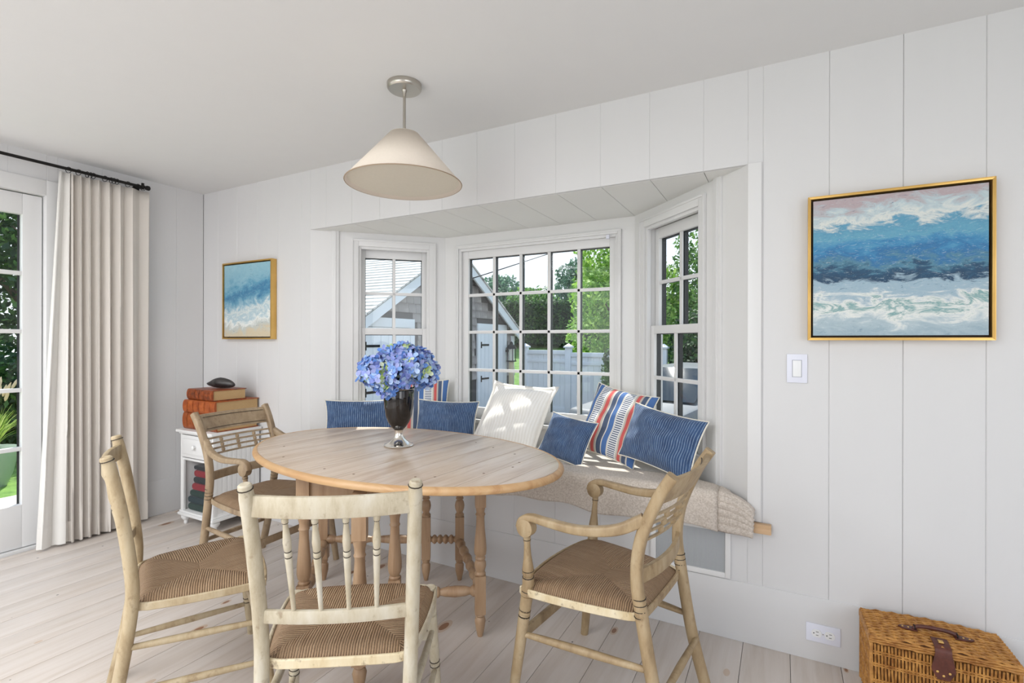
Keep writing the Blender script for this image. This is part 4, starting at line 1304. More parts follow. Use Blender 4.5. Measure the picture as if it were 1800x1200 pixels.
def petal_mat():
    t = NT('hydrangea_petal')
    at = t.node('ShaderNodeVertexColor', layer_name='tint')
    t.set(t.b, 'Subsurface Weight', 0.0)
    return t.done(at.outputs[0], 0.6)
M_PETAL = petal_mat()
M_STEM = plain('green_stem', s2l(70, 96, 52), 0.6)
random.seed(21)
BLUES = [s2l(122, 160, 222), s2l(156, 184, 230), s2l(164, 174, 228), s2l(96, 138, 210), s2l(178, 200, 234), s2l(138, 152, 216)]
GREENS = [s2l(196, 216, 150), s2l(176, 206, 120), s2l(214, 226, 196)]
def hydrangea(label, c, r, greenish):
    h = thing('hydrangea', label, 'flower', (VX, VY, VZ), 0, 'hydrangea heads in the vase')
    c = Vector(c)
    m = MB()
    nfl = 64
    for i in range(nfl):
        # even directions
        z_ = 1 - 2 * (i + 0.5) / nfl
        a = i * 2.399963 + random.uniform(-0.3, 0.3)
        d = Vector((math.sqrt(1 - z_ * z_) * math.cos(a), math.sqrt(1 - z_ * z_) * math.sin(a), z_))
        p = c + d * r * random.uniform(0.80, 1.06)
        nrm = (d + Vector((random.uniform(-.5, .5), random.uniform(-.5, .5), random.uniform(-.5, .5)))).normalized()
        t1 = nrm.orthogonal().normalized()
        t2 = nrm.cross(t1)
        s_ = random.uniform(0.021, 0.030)
        a0 = random.uniform(0, PI)
        green = random.random() < greenish
        for q in range(4):
            aa = a0 + q * PI / 2 + random.uniform(-0.12, 0.12)
            e = t1 * math.cos(aa) + t2 * math.sin(aa)
            g = t1 * -math.sin(aa) + t2 * math.cos(aa)
            cup = random.uniform(-0.1, 0.5)
            pts = [p, p + e * s_ * .45 - g * s_ * .40 + nrm * s_ * .10, p + e * s_ * .95 - g * s_ * .36 + nrm * s_ * cup * .7, p + e * s_ * 1.15 + nrm * s_ * cup,
                   p + e * s_ * .95 + g * s_ * .36 + nrm * s_ * cup * .7, p + e * s_ * .45 + g * s_ * .40 + nrm * s_ * .10, p + e * s_ * .6 - nrm * s_ * .05]
            b = len(m.f)
            m.add(pts, [(0, 1, 6), (1, 2, 6), (2, 3, 6), (3, 4, 6), (4, 5, 6), (5, 0, 6)])
            col = random.choice(GREENS) if green else random.choice(BLUES)
            k = random.uniform(0.85, 1.12)
            for w in range(6):
                m.col[b + w] = (col[0] * k, col[1] * k, col[2] * k, 1)
    m.build('petals', M_PETAL, h, smooth=60)
    MB().tube([(c.x * 0.15, c.y * 0.15, 0.115), (c.x * 0.35, c.y * 0.35, 0.24), tuple(c * 0.97)], 0.004, 6).build('stem', M_STEM, h)
cam_r = Vector((math.cos(0.4922), math.sin(0.4922), 0))
cam_f = Vector((-math.sin(0.4922), math.cos(0.4922), 0))
heads = [((-0.120, -0.02, 0.355), 0.064, 0.02, 'blue hydrangea head farthest left in the vase'), ((-0.065, -0.075, 0.330), 0.060, 0.28, 'hydrangea head with green centre florets, front left of the bouquet'),
         ((-0.050, 0.04, 0.405), 0.062, 0.06, 'blue hydrangea head at the upper left of the bouquet'), ((0.020, 0.01, 0.425), 0.066, 0.10, 'blue hydrangea head at the top of the bouquet'),
         ((0.020, -0.085, 0.350), 0.064, 0.0, 'deep blue hydrangea head at the front of the bouquet'), ((0.075, -0.050, 0.375), 0.064, 0.18, 'lilac-blue hydrangea head with pale green florets, front right'),
         ((0.120, 0.00, 0.345), 0.066, 0.03, 'blue hydrangea head farthest right in the vase'), ((0.085, 0.06, 0.400), 0.060, 0.08, 'blue hydrangea head at the upper right of the bouquet'),
         ((-0.035, -0.055, 0.290), 0.050, 0.0, 'blue hydrangea head hanging low over the vase rim'), ((0.0, 0.08, 0.36), 0.062, 0.05, 'blue hydrangea head at the back of the bouquet')]
for (a, b, z_), r_, g_, lab in heads:
    w = cam_r * a + cam_f * b
    hydrangea(lab, (w.x, w.y, z_), r_, g_)

# ------------------------------------------------------------------ cushions, seat cushion and throw on the window seat
def knit_mat(name, c1, c2, rib=0.0):
    t = NT(name)
    f = t.noise(t.coord((1, 1, 1)), 150, 3, 0.6)
    g = t.noise(t.coord((1, 1, 1)), 22, 3, 0.6)
    b = t.ramp(f, [(0.35, c1), (0.65, c2)])
    t.bump(t.math('ADD', f, g), 0.5, 0.003)
    return t.done(b, 0.95)
M_CUSH = knit_mat('oatmeal_seat_cushion', s2l(196, 188, 180), s2l(214, 207, 200))
M_THROW = knit_mat('oatmeal_knit_throw', s2l(188, 176, 164), s2l(216, 206, 196))
m = MB()
poly = [(OX0 + 0.05, 0.005), (OX1 - 0.05, 0.005), (OX1 - D - 0.03, D - 0.03), (OX0 + D + 0.03, D - 0.03)]
sc_ = MB().prism(poly, 0.5125, 0.590).build('seat_cushion', M_CUSH, bevel=0.022)
tag(sc_, 'long oatmeal seat cushion filling the window bay', 'cushion')
throw = thing('knit_throw', 'oatmeal knitted throw draped over the front of the window seat', 'blanket')
random.seed(6)
TX0, TX1, TX2 = 1.75, 3.745, 3.878
def bottom_z(xx):
    return lerp(0.478, 0.460, min(1.0, max(0, (xx - 2.6) / 1.2))) + 0.010 * math.sin(xx * 9.0) + 0.006 * math.sin(xx * 23)
def throw_fn(u, v_, xa, xb, rib=0.0):
    xx = lerp(xa, xb, u)
    # path across: back edge, over the cushion, round the front edge, down
    zb_ = bottom_z(xx)
    endk = max(0.0, (xx - 3.70) / (TX2 - 3.70))
    top = 0.622 - 0.060 * endk ** 3.0
    yback = 0.10 + 0.012 * math.sin(6 * xx) if xx < 3.05 else 0.16 if xx < 3.60 else lerp(0.16, 0.02, min(1, (xx - 3.60) / 0.25))
    yback = min(yback, OX1 - 0.045 - xx) if xx < OX1 - 0.07 else -0.012
    bul = 0.010 * math.sin(7 * xx + 1) + 0.006 * math.sin(17 * xx)
    yfront = -0.052 - 0.010 * math.sin(5 * xx) * (1 - endk)
    if v_ < 0.5:
        k = v_ / 0.5
        y = lerp(yback, yfront + 0.03, k)
        z = top + 0.004 * math.sin(11 * xx + 9 * y) * (1 - k)
        if k < 0.06: z -= 0.018
        z = max(z, 0.596) if xx < 3.80 else z
    elif v_ < 0.68:
        k = (v_ - 0.5) / 0.18
        a = k * PI / 2
        y = yfront + 0.03 - 0.03 * math.sin(a)
        z = top - 0.03 * (1 - math.cos(a))
    else:
        k = (v_ - 0.68) / 0.32
        y = yfront + bul * k * (1 - 0.6 * k) - 0.004 * k
        z = lerp(top - 0.03, zb_, k)
    if rib:
        y -= 0.0035 * math.sin(v_ * 2 * PI * 13)
        z += 0.0025 * math.sin(v_ * 2 * PI * 13 + 1)
    return (xx, y, z)
m = MB().grid(lambda u, v_: throw_fn(u, v_, TX0, TX1), 60, 34)
o = m.build('knit_body', M_THROW, throw, smooth=80)
o.modifiers.new('thickness', 'SOLIDIFY').thickness = 0.008
m = MB().grid(lambda u, v_: throw_fn(u, v_, TX1, TX2, 1.0), 12, 110)
o = m.build('ribbed_end', M_THROW, throw, smooth=80)
o.modifiers.new('thickness', 'SOLIDIFY').thickness = 0.009

def blue_mat():
    t = NT('indigo_ribbed_velvet')
    v = t.coord((1, 1, 1), 'UV')
    w = t.wave(v, 12.0, 0.45, 3, 'X', 4.0)
    n1 = t.noise(t.coord((30, 3, 1), 'UV'), 2.0, 5, 0.7)
    n2 = t.noise(t.coord((2, 2, 1), 'UV'), 2.0, 3)
    c = t.ramp(n2, [(0.3, s2l(38, 62, 100)), (0.7, s2l(58, 88, 130))])
    ln = t.math('MULTIPLY', t.ramp(w, [(0.62, (0, 0, 0, 1)), (0.92, (1, 1, 1, 1))]), t.ramp(n1, [(0.35, (0.1, 0.1, 0.1, 1)), (0.7, (1, 1, 1, 1))]))
    c = t.mix(t.math('MULTIPLY', ln, 0.85), c, s2l(158, 182, 208))
    t.bump(w, 0.55, 0.004)
    t.set(t.b, 'Sheen Weight', 0.15)
    return t.done(c, 0.85)
M_BLUE = blue_mat()
M_BACKING = knit_mat('cream_backing', s2l(226, 220, 204), s2l(240, 236, 224))
def stripe_mat():
    t = NT('striped_canvas')
    sep = t.node('ShaderNodeSeparateXYZ')
    t.l.new(t.coord((1, 1, 1), 'UV'), sep.inputs[0])
    cream, navy, blue, red, grey = s2l(226, 222, 212), s2l(40, 66, 104), s2l(28, 96, 168), s2l(214, 68, 58), s2l(196, 184, 170)
    seq = [(0.00, navy), (0.05, cream), (0.065, blue), (0.13, cream), (0.15, (0.9, 0.9, 0.9, 0)), (0.27, cream), (0.285, grey), (0.305, red), (0.36, grey), (0.385, cream), (0.40, navy), (0.47, cream), (0.485, blue), (0.56, cream), (0.58, (0.9, 0.9, 0.9, 0)), (0.70, cream), (0.715, grey), (0.735, red), (0.785, grey), (0.81, navy), (0.875, cream), (0.895, blue), (0.985, navy)]
    c = None
    seq1 = [s for s in seq if s[0] < 0.56]
    seq2 = [(0.0, cream)] + [s for s in seq if s[0] >= 0.56]
    fix = lambda q: [(p, (k[0], k[1], k[2], 1)) for p, k in q]
    c1 = t.ramp(sep.outputs['X'], fix(seq1), 'CONSTANT')
    c2 = t.ramp(sep.outputs['X'], fix(seq2), 'CONSTANT')
    c = t.mix(t.math('GREATER_THAN', sep.outputs['X'], 0.56), c1, c2)
    # ladder bars in the two wide pale bands
    bars = t.math('GREATER_THAN', t.math('FRACT', t.math('MULTIPLY', sep.outputs['Y'], 34.0)), 0.52)
    band = lambda a, b: t.math('MULTIPLY', t.math('GREATER_THAN', sep.outputs['X'], a), t.math('LESS_THAN', sep.outputs['X'], b))
    mask = t.math('MULTIPLY', t.math('ADD', band(0.155, 0.265), band(0.585, 0.695)), bars)
    c = t.mix(mask, c, navy)
    f = t.noise(t.coord((160, 160, 1), 'UV'), 1.0, 2)
    c = t.mix(t.math('MULTIPLY', f, 0.25), c, s2l(200, 205, 212))
    t.bump(f, 0.4, 0.002)
    return t.done(c, 0.9)
M_STRIPES = stripe_mat()
def white_mat():
    t = NT('white_ribbed_cotton')
    w = t.wave(t.coord((1, 1, 1), 'UV'), 7.0, 0.8, 2, 'X', 2)
    t.bump(w, 0.35, 0.003)
    c = t.ramp(w, [(0.0, s2l(238, 235, 229)), (1.0, s2l(250, 248, 244))])
    return t.done(c, 0.9)
M_WHITE = white_mat()
def cushion(label, loc, rotz, lean, w, h, T, front, back, roll=0.0, flange=False, sub='cushion'):
    """upright cushion: local x across, z up, front faces local -y; leans back by `lean`"""
    root = bpy.data.objects.new('cushion', None)
    COL.objects.link(root)
    tag(root, label, 'cushion', 'cushions on the window seat')
    root.location = loc
    root.rotation_mode = 'XYZ'
    root.matrix_world = Matrix.Translation(loc) @ Matrix.Rotation(rotz, 4, 'Z') @ Matrix.Rotation(-lean, 4, 'X') @ Matrix.Rotation(roll, 4, 'Y')
    random.seed(int(abs(loc[0]) * 1000))
    ph = [random.uniform(0, 6) for _ in range(6)]
    def half(sign):
        def fn(u, v_):
            a, b = 2 * u - 1, 2 * v_ - 1
            px = a * (1 - 0.075 * (1 - abs(b) ** 2.2) * abs(a) ** 3)
            pz = b * (1 - 0.085 * (1 - abs(a) ** 2.2) * abs(b) ** 3)
            t_ = (max(0, 1 - abs(a) ** 2.6) ** 0.62) * (max(0, 1 - abs(b) ** 2.6) ** 0.62)
            wr = 0.006 * math.sin(5 * a + 3 * b + ph[0]) + 0.005 * math.sin(9 * b - 4 * a + ph[1])
            sag = -0.03 * h * (1 - b) * 0.5
            return (px * w / 2, sign * (T / 2 * t_ + wr * t_), pz * h / 2 + h / 2)
        m = MB()
        m.grid(fn, 30, 24, uv=lambda u, v_: (u, v_))
        if sign > 0:
            m.f = [tuple(reversed(q)) for q in m.f]
            m.uv = {k: list(reversed(q)) for k, q in m.uv.items()}
        return m
    # rest on what carries it: the lowest point of the tilted cushion sits at loc z
    low = min((root.matrix_world @ Vector(q)).z for hm in (half(-1), half(1)) for q in hm.v)
    root.matrix_world = Matrix.Translation((0, 0, loc[2] - low + (0.016 if flange else 0.004))) @ root.matrix_world
    half(-1).build('front_cover', front, root, smooth=80)
    half(1).build('back_cover', back, root, smooth=80)
    pts = []
    def edgept(a, b):
        px = a * (1 - 0.075 * (1 - abs(b) ** 2.2) * abs(a) ** 3)
        pz = b * (1 - 0.085 * (1 - abs(a) ** 2.2) * abs(b) ** 3)
        return Vector((px * w / 2, 0, pz * h / 2 + h / 2))
    N = 14
    for i in range(N): pts.append(edgept(-1 + 2 * i / N, -1))
    for i in range(N): pts.append(edgept(1, -1 + 2 * i / N))
    for i in range(N): pts.append(edgept(1 - 2 * i / N, 1))
    for i in range(N + 1): pts.append(edgept(-1, 1 - 2 * i / N))
    if flange:
        mid = Vector((0, 0, h / 2))
        m = MB()
        vv = []
        for p in pts:
            d = (p - mid)
            k = 1 + 0.022 / max(d.length, 0.01) * (1.5 if d.length > 0.62 * h else 1.0)
            vv += [tuple(mid + d * 0.985), tuple(mid + d * k)]
        m.add(vv, [(2 * i, 2 * i + 2, 2 * i + 3, 2 * i + 1) for i in range(len(pts) - 1)])
        o = m.build('flange', front, root)
        o.modifiers.new('thickness', 'SOLIDIFY').thickness = 0.004
    else:
        MB().tube(pts, 0.0035, 6, cap=False, up=(0, 1, 0.01)).build('edge_seam', back, root)
    return root
ZS, ZT = 0.5905, 0.6310
cushion('long indigo ribbed cushion at the far left of the window seat', (1.545, 0.123, ZS), R(36), R(10), 0.48, 0.280, 0.10, M_BLUE, M_BACKING)
cushion('striped cushion half hidden behind the hydrangea vase', (1.785, 0.412, ZS), R(40), R(6), 0.40, 0.40, 0.09, M_STRIPES, M_BACKING, R(2))
cushion('indigo ribbed cushion between the vase and the white cushion', (2.045, 0.340, ZS), R(10), R(16), 0.44, 0.285, 0.11, M_BLUE, M_BACKING)
cushion('plain white square cushion with a flange in the middle of the seat', (2.500, 0.290, ZS), R(-2), R(36), 0.43, 0.44, 0.12, M_WHITE, M_WHITE, R(3), True)
cushion('small indigo ribbed cushion with cream back leaning on the white cushion', (2.905, 0.205, ZS), R(-8), R(30), 0.30, 0.26, 0.10, M_BLUE, M_BACKING, R(8))
cushion('large striped cushion in the right corner of the bay', (3.110, 0.335, ZS), R(-14), R(25), 0.40, 0.41, 0.11, M_STRIPES, M_BACKING, R(9))
cushion('long indigo ribbed cushion at the far right of the window seat', (3.425, 0.125, ZT), R(-31), R(20), 0.47, 0.285, 0.11, M_BLUE, M_BACKING, R(5))

# ------------------------------------------------------------------ wicker hamper
bk = thing('wicker_hamper', 'honey-brown wicker picnic hamper with leather strap against the wall', 'basket', (4.440, -0.118, 0.0), R(2.0))
def wicker(name, a, b):
    t = NT(name)
    oi = t.noise(t.coord((30, 30, 30)), 1.5, 4)
    return t.done(t.ramp(oi, [(0.3, a), (0.7, b)]), 0.45)
M_WICK = wicker('honey_wicker', s2l(140, 88, 36), s2l(204, 150, 80))
M_WICKD = plain('wicker_shadow', s2l(92, 56, 24), 0.8)
bw, bd, bh = 0.192, 0.094, 0.232
MB().box(-bw + 0.006, bw - 0.006, -bd + 0.006, bd - 0.006, 0.004, bh).build('body_core', M_WICKD, bk, bevel=0.01)
def face_weave(name, fx, width, z0, z1, step=0.0092):
    m = MB()
    nn = int(width / step)
    random.seed(5)
    for i in range(nn + 1):
        s_ = -width / 2 + width * i / nn
        pts = []
        ph_ = i % 2
        for k in range(9):
            z_ = lerp(z0, z1, k / 8)
            o_ = 0.0026 * math.sin(PI * (k + ph_)) + 0.0022 * math.cos(PI * k / 1.0 + ph_ * PI)
            pts.append(fx(s_ + random.uniform(-0.0007, 0.0007) + 0.003 * (z_ / bh - 0.5) * 2 * (s_ / width), 0.0035 + o_, z_))
        m.tube(pts, 0.0034, 5, up=(0.3, 0.9, 0))
    o = m.build(name, M_WICK, bk, smooth=60)
    o['kind'] = 'stuff'
    m = MB()
    for zc_ in (0.045, 0.052, 0.100, 0.107, 0.155, 0.162, 0.196, 0.203):
        pts = []
        for i in range(nn * 2 + 1):
            s_ = -width / 2 + width * i / (nn * 2)
            pts.append(fx(s_, 0.0055 + 0.0022 * math.cos(PI * i / 2 + (zc_ * 1000 % 2) * PI), zc_))
        m.tube(pts, 0.0026, 5)
    o = m.build(name + '_band', M_WICK, bk, smooth=60)
    o['kind'] = 'stuff'
face_weave('front_weave', lambda s_, o_, z_: Vector((s_, -bd - o_ + 0.004, z_)), 2 * bw - 0.008, 0.004, bh - 0.004)
face_weave('left_weave', lambda s_, o_, z_: Vector((-bw - o_ + 0.004, s_, z_)), 2 * bd - 0.008, 0.004, bh - 0.004)
face_weave('right_weave', lambda s_, o_, z_: Vector((bw + o_ - 0.004, s_, z_)), 2 * bd - 0.008, 0.004, bh - 0.004)
for sx in (-1, 1):
    for sy in (-1, 1):
        MB().tube([(sx * bw, sy * bd, 0.0), (sx * bw, sy * bd, bh)], 0.0060, 8).build('corner_stake', M_WICK, bk)
def lid_z(xx, yy):
    return 0.252 + 0.008 * (1 - (xx / bw) ** 2) + 0.004 * (1 - (yy / bd) ** 2)
m = MB().grid(lambda u, v_: (lerp(-bw, bw, u), lerp(-bd, bd, v_), lid_z(lerp(-bw, bw, u), lerp(-bd, bd, v_)) - 0.004), 12, 8)
lid = m.build('lid', M_WICKD, bk)
lid.modifiers.new('thickness', 'SOLIDIFY').thickness = 0.018
m = MB()
nr = 22
for j in range(nr + 1):
    yy = lerp(-bd - 0.002, bd + 0.002, j / nr)
    pts = []
    for i in range(33):
        xx = lerp(-bw - 0.003, bw + 0.003, i / 32)
        pts.append((xx, yy + 0.0008 * math.sin(i + j), lid_z(xx, yy) + 0.0015 + 0.0030 * math.cos(PI * i / 2 + j * PI)))
    m.tube(pts, 0.0040, 5, up=(0, 0, 1))
for i in range(14):
    xx = lerp(-bw, bw, (i + 0.5) / 14)
    m.tube([(xx, lerp(-bd, bd, k / 8), lid_z(xx, lerp(-bd, bd, k / 8)) + 0.001) for k in range(9)], 0.0032, 5)
lw = m.build('lid_weave', M_WICK, lid, smooth=60)
lw['kind'] = 'stuff'
m = MB()
for k in range(3):
    zz = 0.236 + 0.0075 * k
    q = 0.004
    pts = [(-bw - q, -bd - q, zz), (bw + q, -bd - q, zz), (bw + q, bd + q, zz), (-bw - q, bd + q, zz), (-bw - q, -bd - q, zz)]
    dense = []
    for i in range(4):
        for j in range(24):
            p = Vector(pts[i]).lerp(Vector(pts[i + 1]), j / 24)
            dense.append(p + Vector((0, 0, 0.0016 * math.sin(PI * j / 1.5 + k * 2))))
    dense.append(Vector(pts[0]))
    m.tube(dense, 0.0046, 6)
lr = m.build('lid_rim', M_WICK, lid, smooth=60)
M_BROWNL = leather('dark_brown_strap', s2l(70, 34, 26), s2l(98, 50, 38), 0.45)
hdl = catmull([(-0.060, -0.020, 0.2740), (-0.050, -0.020, 0.2820), (-0.030, -0.020, 0.2860), (0.0, -0.020, 0.2870), (0.030, -0.020, 0.2860), (0.050, -0.020, 0.2820), (0.060, -0.020, 0.2740)], 5)
MB().tube(hdl, 0.0058, 8, sx=1.2, up=(0, 1, 0)).build('handle', M_BROWNL, bk)
for s in (-1, 1):
    tab = MB()
    pts = [(s * 0.050, 0.013), (s * 0.072, 0.0135), (s * 0.094, 0.009), (s * 0.103, 0.0), (s * 0.094, -0.009), (s * 0.072, -0.0135), (s * 0.050, -0.013)]
    if s < 0: pts.reverse()
    tab.prism([(a, b - 0.020) for a, b in reversed(pts)], 0.2700, 0.2745)
    tb = tab.build('handle_tab', M_BROWNL, bk, bevel=0.0006)
    for xx in (0.074, 0.090):
        MB().turned((s * xx, -0.020, 0.2743), (s * xx, -0.020, 0.2762), [(0, 0.0032), (0.6, 0.0028), (1, 0.001)], 10).build('rivet', M_GOLD, tb)
    rp = [(s * 0.057 + 0.0, -0.020 + 0.010 * math.cos(2 * PI * k / 14), 0.278 + 0.008 * math.sin(2 * PI * k / 14)) for k in range(15)]
    MB().tube(rp, 0.0018, 6, cap=False, up=(1, 0, 0)).build('ring', M_IRON, tb)
sp_ = catmull([(0.0, -0.052, 0.2715), (0.0, -0.075, 0.2705), (0.0, -bd - 0.008, 0.2620), (0.0, -bd - 0.0145, 0.240), (0.0, -bd - 0.0140, 0.205), (0.0, -bd - 0.0140, 0.166)], 6)
nn = len(sp_)
secs = []
for i in range(nn):
    k = i / (nn - 1)
    wd = 0.022 if k < 0.55 else lerp(0.022, 0.032, (k - 0.55) / 0.3) if k < 0.85 else lerp(0.032, 0.016, (k - 0.85) / 0.15)
    secs.append([(-0.0016, wd), (0.0016, wd), (0.0016, -wd), (-0.0016, -wd)])
stp = MB().sweep(sp_, secs, (1, 0, 0)).build('strap', M_BROWNL, bk, smooth=40)
for (xx, zz) in ((-0.016, 0.190), (0.016, 0.190), (0.0, 0.179)):
    MB().turned((xx, -bd - 0.0150, zz), (xx, -bd - 0.0178, zz), [(0, 0.0042), (0.6, 0.0036), (1, 0.001)], 10).build('rivet', M_GOLD, stp)
MB().box(-0.007, 0.007, -0.085, -0.068, 0.2715, 0.2755).build('buckle', M_GOLD, stp, bevel=0.001)
# ------------------------------------------------------------------ outside: ground, garage, fence, hedge, trees
GZ = -0.52
def grass_mat():
    t = NT('lawn_green')
    f = t.noise(t.coord((1, 1, 1)), 6, 6, 0.7)
    c = t.ramp(f, [(0.3, s2l(70, 110, 40)), (0.7, s2l(128, 164, 74))])
    t.bump(f, 0.6, 0.05)
    return t.done(c, 0.9)
M_LAWN = grass_mat()
gr = MB()
gr.box(-30, 40, 0.9, 9.3, GZ - 0.2, GZ)
g1 = gr.build('ground', plain('gravel_drive', s2l(150, 146, 140), 0.9, 0, s2l(126, 122, 116), (8, 8, 8)), smooth=0)
g1['kind'] = 'structure'
bank = MB().grid(lambda u, v_: (lerp(-30, 45, u), lerp(9.3, 42, v_), GZ + 1.9 * min(1, v_ * 4.2) ** 1.2), 8, 24).build('lawn_bank', M_LAWN)
bank['kind'] = 'structure'
lawn = MB().box(-30, -0.16, -30, 0.9, -0.30, -0.10).build('lawn', M_LAWN, smooth=0)
lawn['kind'] = 'structure'
patio = MB().box(-1.72, -0.15, -3.6, -0.15, -0.10, -0.045).build('patio', plain('pale_paving', s2l(216, 208, 198), 0.8, 0, s2l(196, 188, 178), (3, 3, 3)), smooth=0, bevel=0.004)
patio['kind'] = 'structure'
ext = MB().box(-0.15, OX0 - 0.35, 0.125, 0.20, GZ, 2.6).box(OX1 + 0.35, WX1, 0.125, 0.20, GZ, 2.6).box(OX0 - 0.35, OX1 + 0.35, 0.125, 0.2, 2.2, 2.6).build('wall_exterior', M_TRIM, smooth=0)
ext['kind'] = 'structure'

# garage with a shingled gable facing the bay
GX, GY0, GY1, GPY, GPZ = -2.0, 3.38, 8.86, 6.12, 3.11
gar = thing('garage', 'grey shingled garage with white doors beyond the bay window', 'building')
slope = 0.60
M_SHW = plain('weathered_shingle', s2l(138, 132, 130), 0.9, 0, s2l(170, 164, 160), (3, 3, 9), bump=0.4, bscale=30)
M_SHG = plain('shingle_gap', s2l(90, 86, 84), 0.95)
M_SHR = plain('roof_shingle', s2l(200, 196, 190), 0.85, 0, s2l(224, 220, 214), (3, 3, 9))
M_SHRG = plain('roof_shadow_gap', s2l(120, 112, 106), 0.95)
M_GWHITE = plain('garage_white', s2l(226, 230, 234), 0.5)
zw = GPZ - slope * (GPY - GY0)
m = MB()
v = [(GX, GY0, GZ), (GX, GY1, GZ), (GX, GY1, GPZ - slope * (GY1 - GPY)), (GX, GPY, GPZ), (GX, GY0, zw)]
v += [(p[0] - 6.0, p[1], p[2]) for p in v]
m.add(v, [(0, 1, 2, 3, 4), (9, 8, 7, 6, 5), (0, 5, 6, 1), (1, 6, 7, 2), (0, 4, 9, 5)])
m.build('wall_core', M_SHG, gar, smooth=0)
# shingles on the gable, one object each
shm = []
for wv in (0.20, 0.25, 0.30):
    q = MB()
    q.add([(0, 0, 0), (0, wv - 0.006, 0), (0, wv - 0.006, 0.185), (0, 0, 0.185), (0.018, 0, 0), (0.018, wv - 0.006, 0), (0.006, wv - 0.006, 0.185), (0.006, 0, 0.185)],
          [(4, 5, 6, 7), (0, 4, 7, 3), (5, 1, 2, 6), (0, 1, 5, 4), (7, 6, 2, 3)])
    me = q.mesh('shingle', 0)
    me.materials.append(M_SHW)
    shm.append((wv, me))
random.seed(9)
doors = [(3.70, 4.86), (7.26, 8.36)]
cnt = 0
for row in range(16):
    z_ = 0.42 + row * 0.170
    y_ = GY0 - random.uniform(0, 0.15)
    while y_ < GY1:
        wv, me = random.choice(shm)
        yc = y_ + wv / 2
        lim = GPZ - slope * abs(yc - GPY) - 0.20
        ind = any(a - 0.12 < yc < b + 0.12 for a, b in doors) and z_ < 1.62
        if GY0 < yc < GY1 and z_ < lim and not ind and cnt < 298:
            share('shingle', me, gar, (GX + 0.001, y_, z_))
            cnt += 1
        y_ += wv
# roof slope facing the house, in courses
ln = math.hypot(GPY - GY0 + 0.25, slope * (GPY - GY0 + 0.25))
nco = 26
for sgn, nm in ((-1, 'roof_course'), (1, 'roof_course')):
    for k in range(nco if sgn < 0 else 6):
        tot = nco if sgn < 0 else 6
        a0, a1 = k / tot, (k + 1.12) / tot
        y0_, z0_ = GPY + sgn * (GPY - GY0 + 0.25) * (1 - a0), GPZ + 0.10 - slope * (GPY - GY0 + 0.25) * (1 - a0)
        y1_, z1_ = GPY + sgn * (GPY - GY0 + 0.25) * (1 - min(1, a1)), GPZ + 0.10 - slope * (GPY - GY0 + 0.25) * (1 - min(1, a1))
        q = MB()
        th = 0.022
        xa, xb = GX + 0.22, GX - 6.2
        q.add([(xa, y0_, z0_ + th), (xb, y0_, z0_ + th), (xb, y1_, z1_ + 0.004), (xa, y1_, z1_ + 0.004), (xa, y0_, z0_ - 0.02), (xb, y0_, z0_ - 0.02), (xb, y1_, z1_ - 0.02), (xa, y1_, z1_ - 0.02)],
              [(0, 1, 2, 3), (7, 6, 5, 4), (0, 4, 5, 1), (3, 2, 6, 7), (0, 3, 7, 4), (1, 5, 6, 2)])
        q.build(nm, M_SHR, gar, smooth=0)
for sgn in (-1, 1):
    yb_ = GPY + sgn * (GPY - GY0 + 0.22)
    zb_ = GPZ + 0.06 - slope * (GPY - GY0 + 0.22)
    q = MB()
    q.add([(GX + 0.16, GPY, GPZ + 0.06), (GX + 0.16, yb_, zb_), (GX + 0.16, yb_, zb_ - 0.19), (GX + 0.16, GPY, GPZ - 0.13), (GX + 0.20, GPY, GPZ + 0.06), (GX + 0.20, yb_, zb_), (GX + 0.20, yb_, zb_ - 0.19), (GX + 0.20, GPY, GPZ - 0.13)],
          [(4, 5, 6, 7), (3, 2, 1, 0), (0, 1, 5, 4), (2, 3, 7, 6), (1, 2, 6, 5)] if sgn > 0 else [(7, 6, 5, 4), (0, 1, 2, 3), (4, 5, 1, 0), (6, 7, 3, 2), (5, 6, 2, 1)])
    q.build('rake_board', M_GWHITE, gar, smooth=0)
for (a, b) in doors:
    MB().box(GX, GX + 0.05, a - 0.11, b + 0.11, 1.50, 1.66).box(GX, GX + 0.05, a - 0.11, a, GZ, 1.50).box(GX, GX + 0.05, b, b + 0.11, GZ, 1.50).build('door_trim', M_GWHITE, gar, bevel=0.004)
    dd = MB().box(GX + 0.005, GX + 0.035, a + 0.006, b - 0.006, GZ + 0.02, 1.495).build('door', M_GWHITE, gar, bevel=0.004)
    for k in range(6):
        yy = lerp(a + 0.02, b - 0.02, k / 6)
        MB().box(GX + 0.035, GX + 0.043, yy + 0.006, lerp(a + 0.02, b - 0.02, (k + 1) / 6) - 0.006, GZ + 0.05, 1.46).build('door_board', M_GWHITE, dd, bevel=0.003)
    for zz in (1.18, 0.42):
        MB().box(GX + 0.043, GX + 0.052, a + 0.01, a + 0.05, zz - 0.07, zz + 0.07).box(GX + 0.043, GX + 0.052, a + 0.05, a + 0.36, zz - 0.02, zz + 0.02).build('strap_hinge', M_IRON, dd, smooth=0)
MB().box(GX, GX + 0.04, GY1 - 0.12, GY1 + 0.02, GZ, 1.40).box(GX, GX + 0.04, GY0 - 0.02, GY0 + 0.12, GZ, 1.40).build('corner_board', M_GWHITE, gar, bevel=0.004)
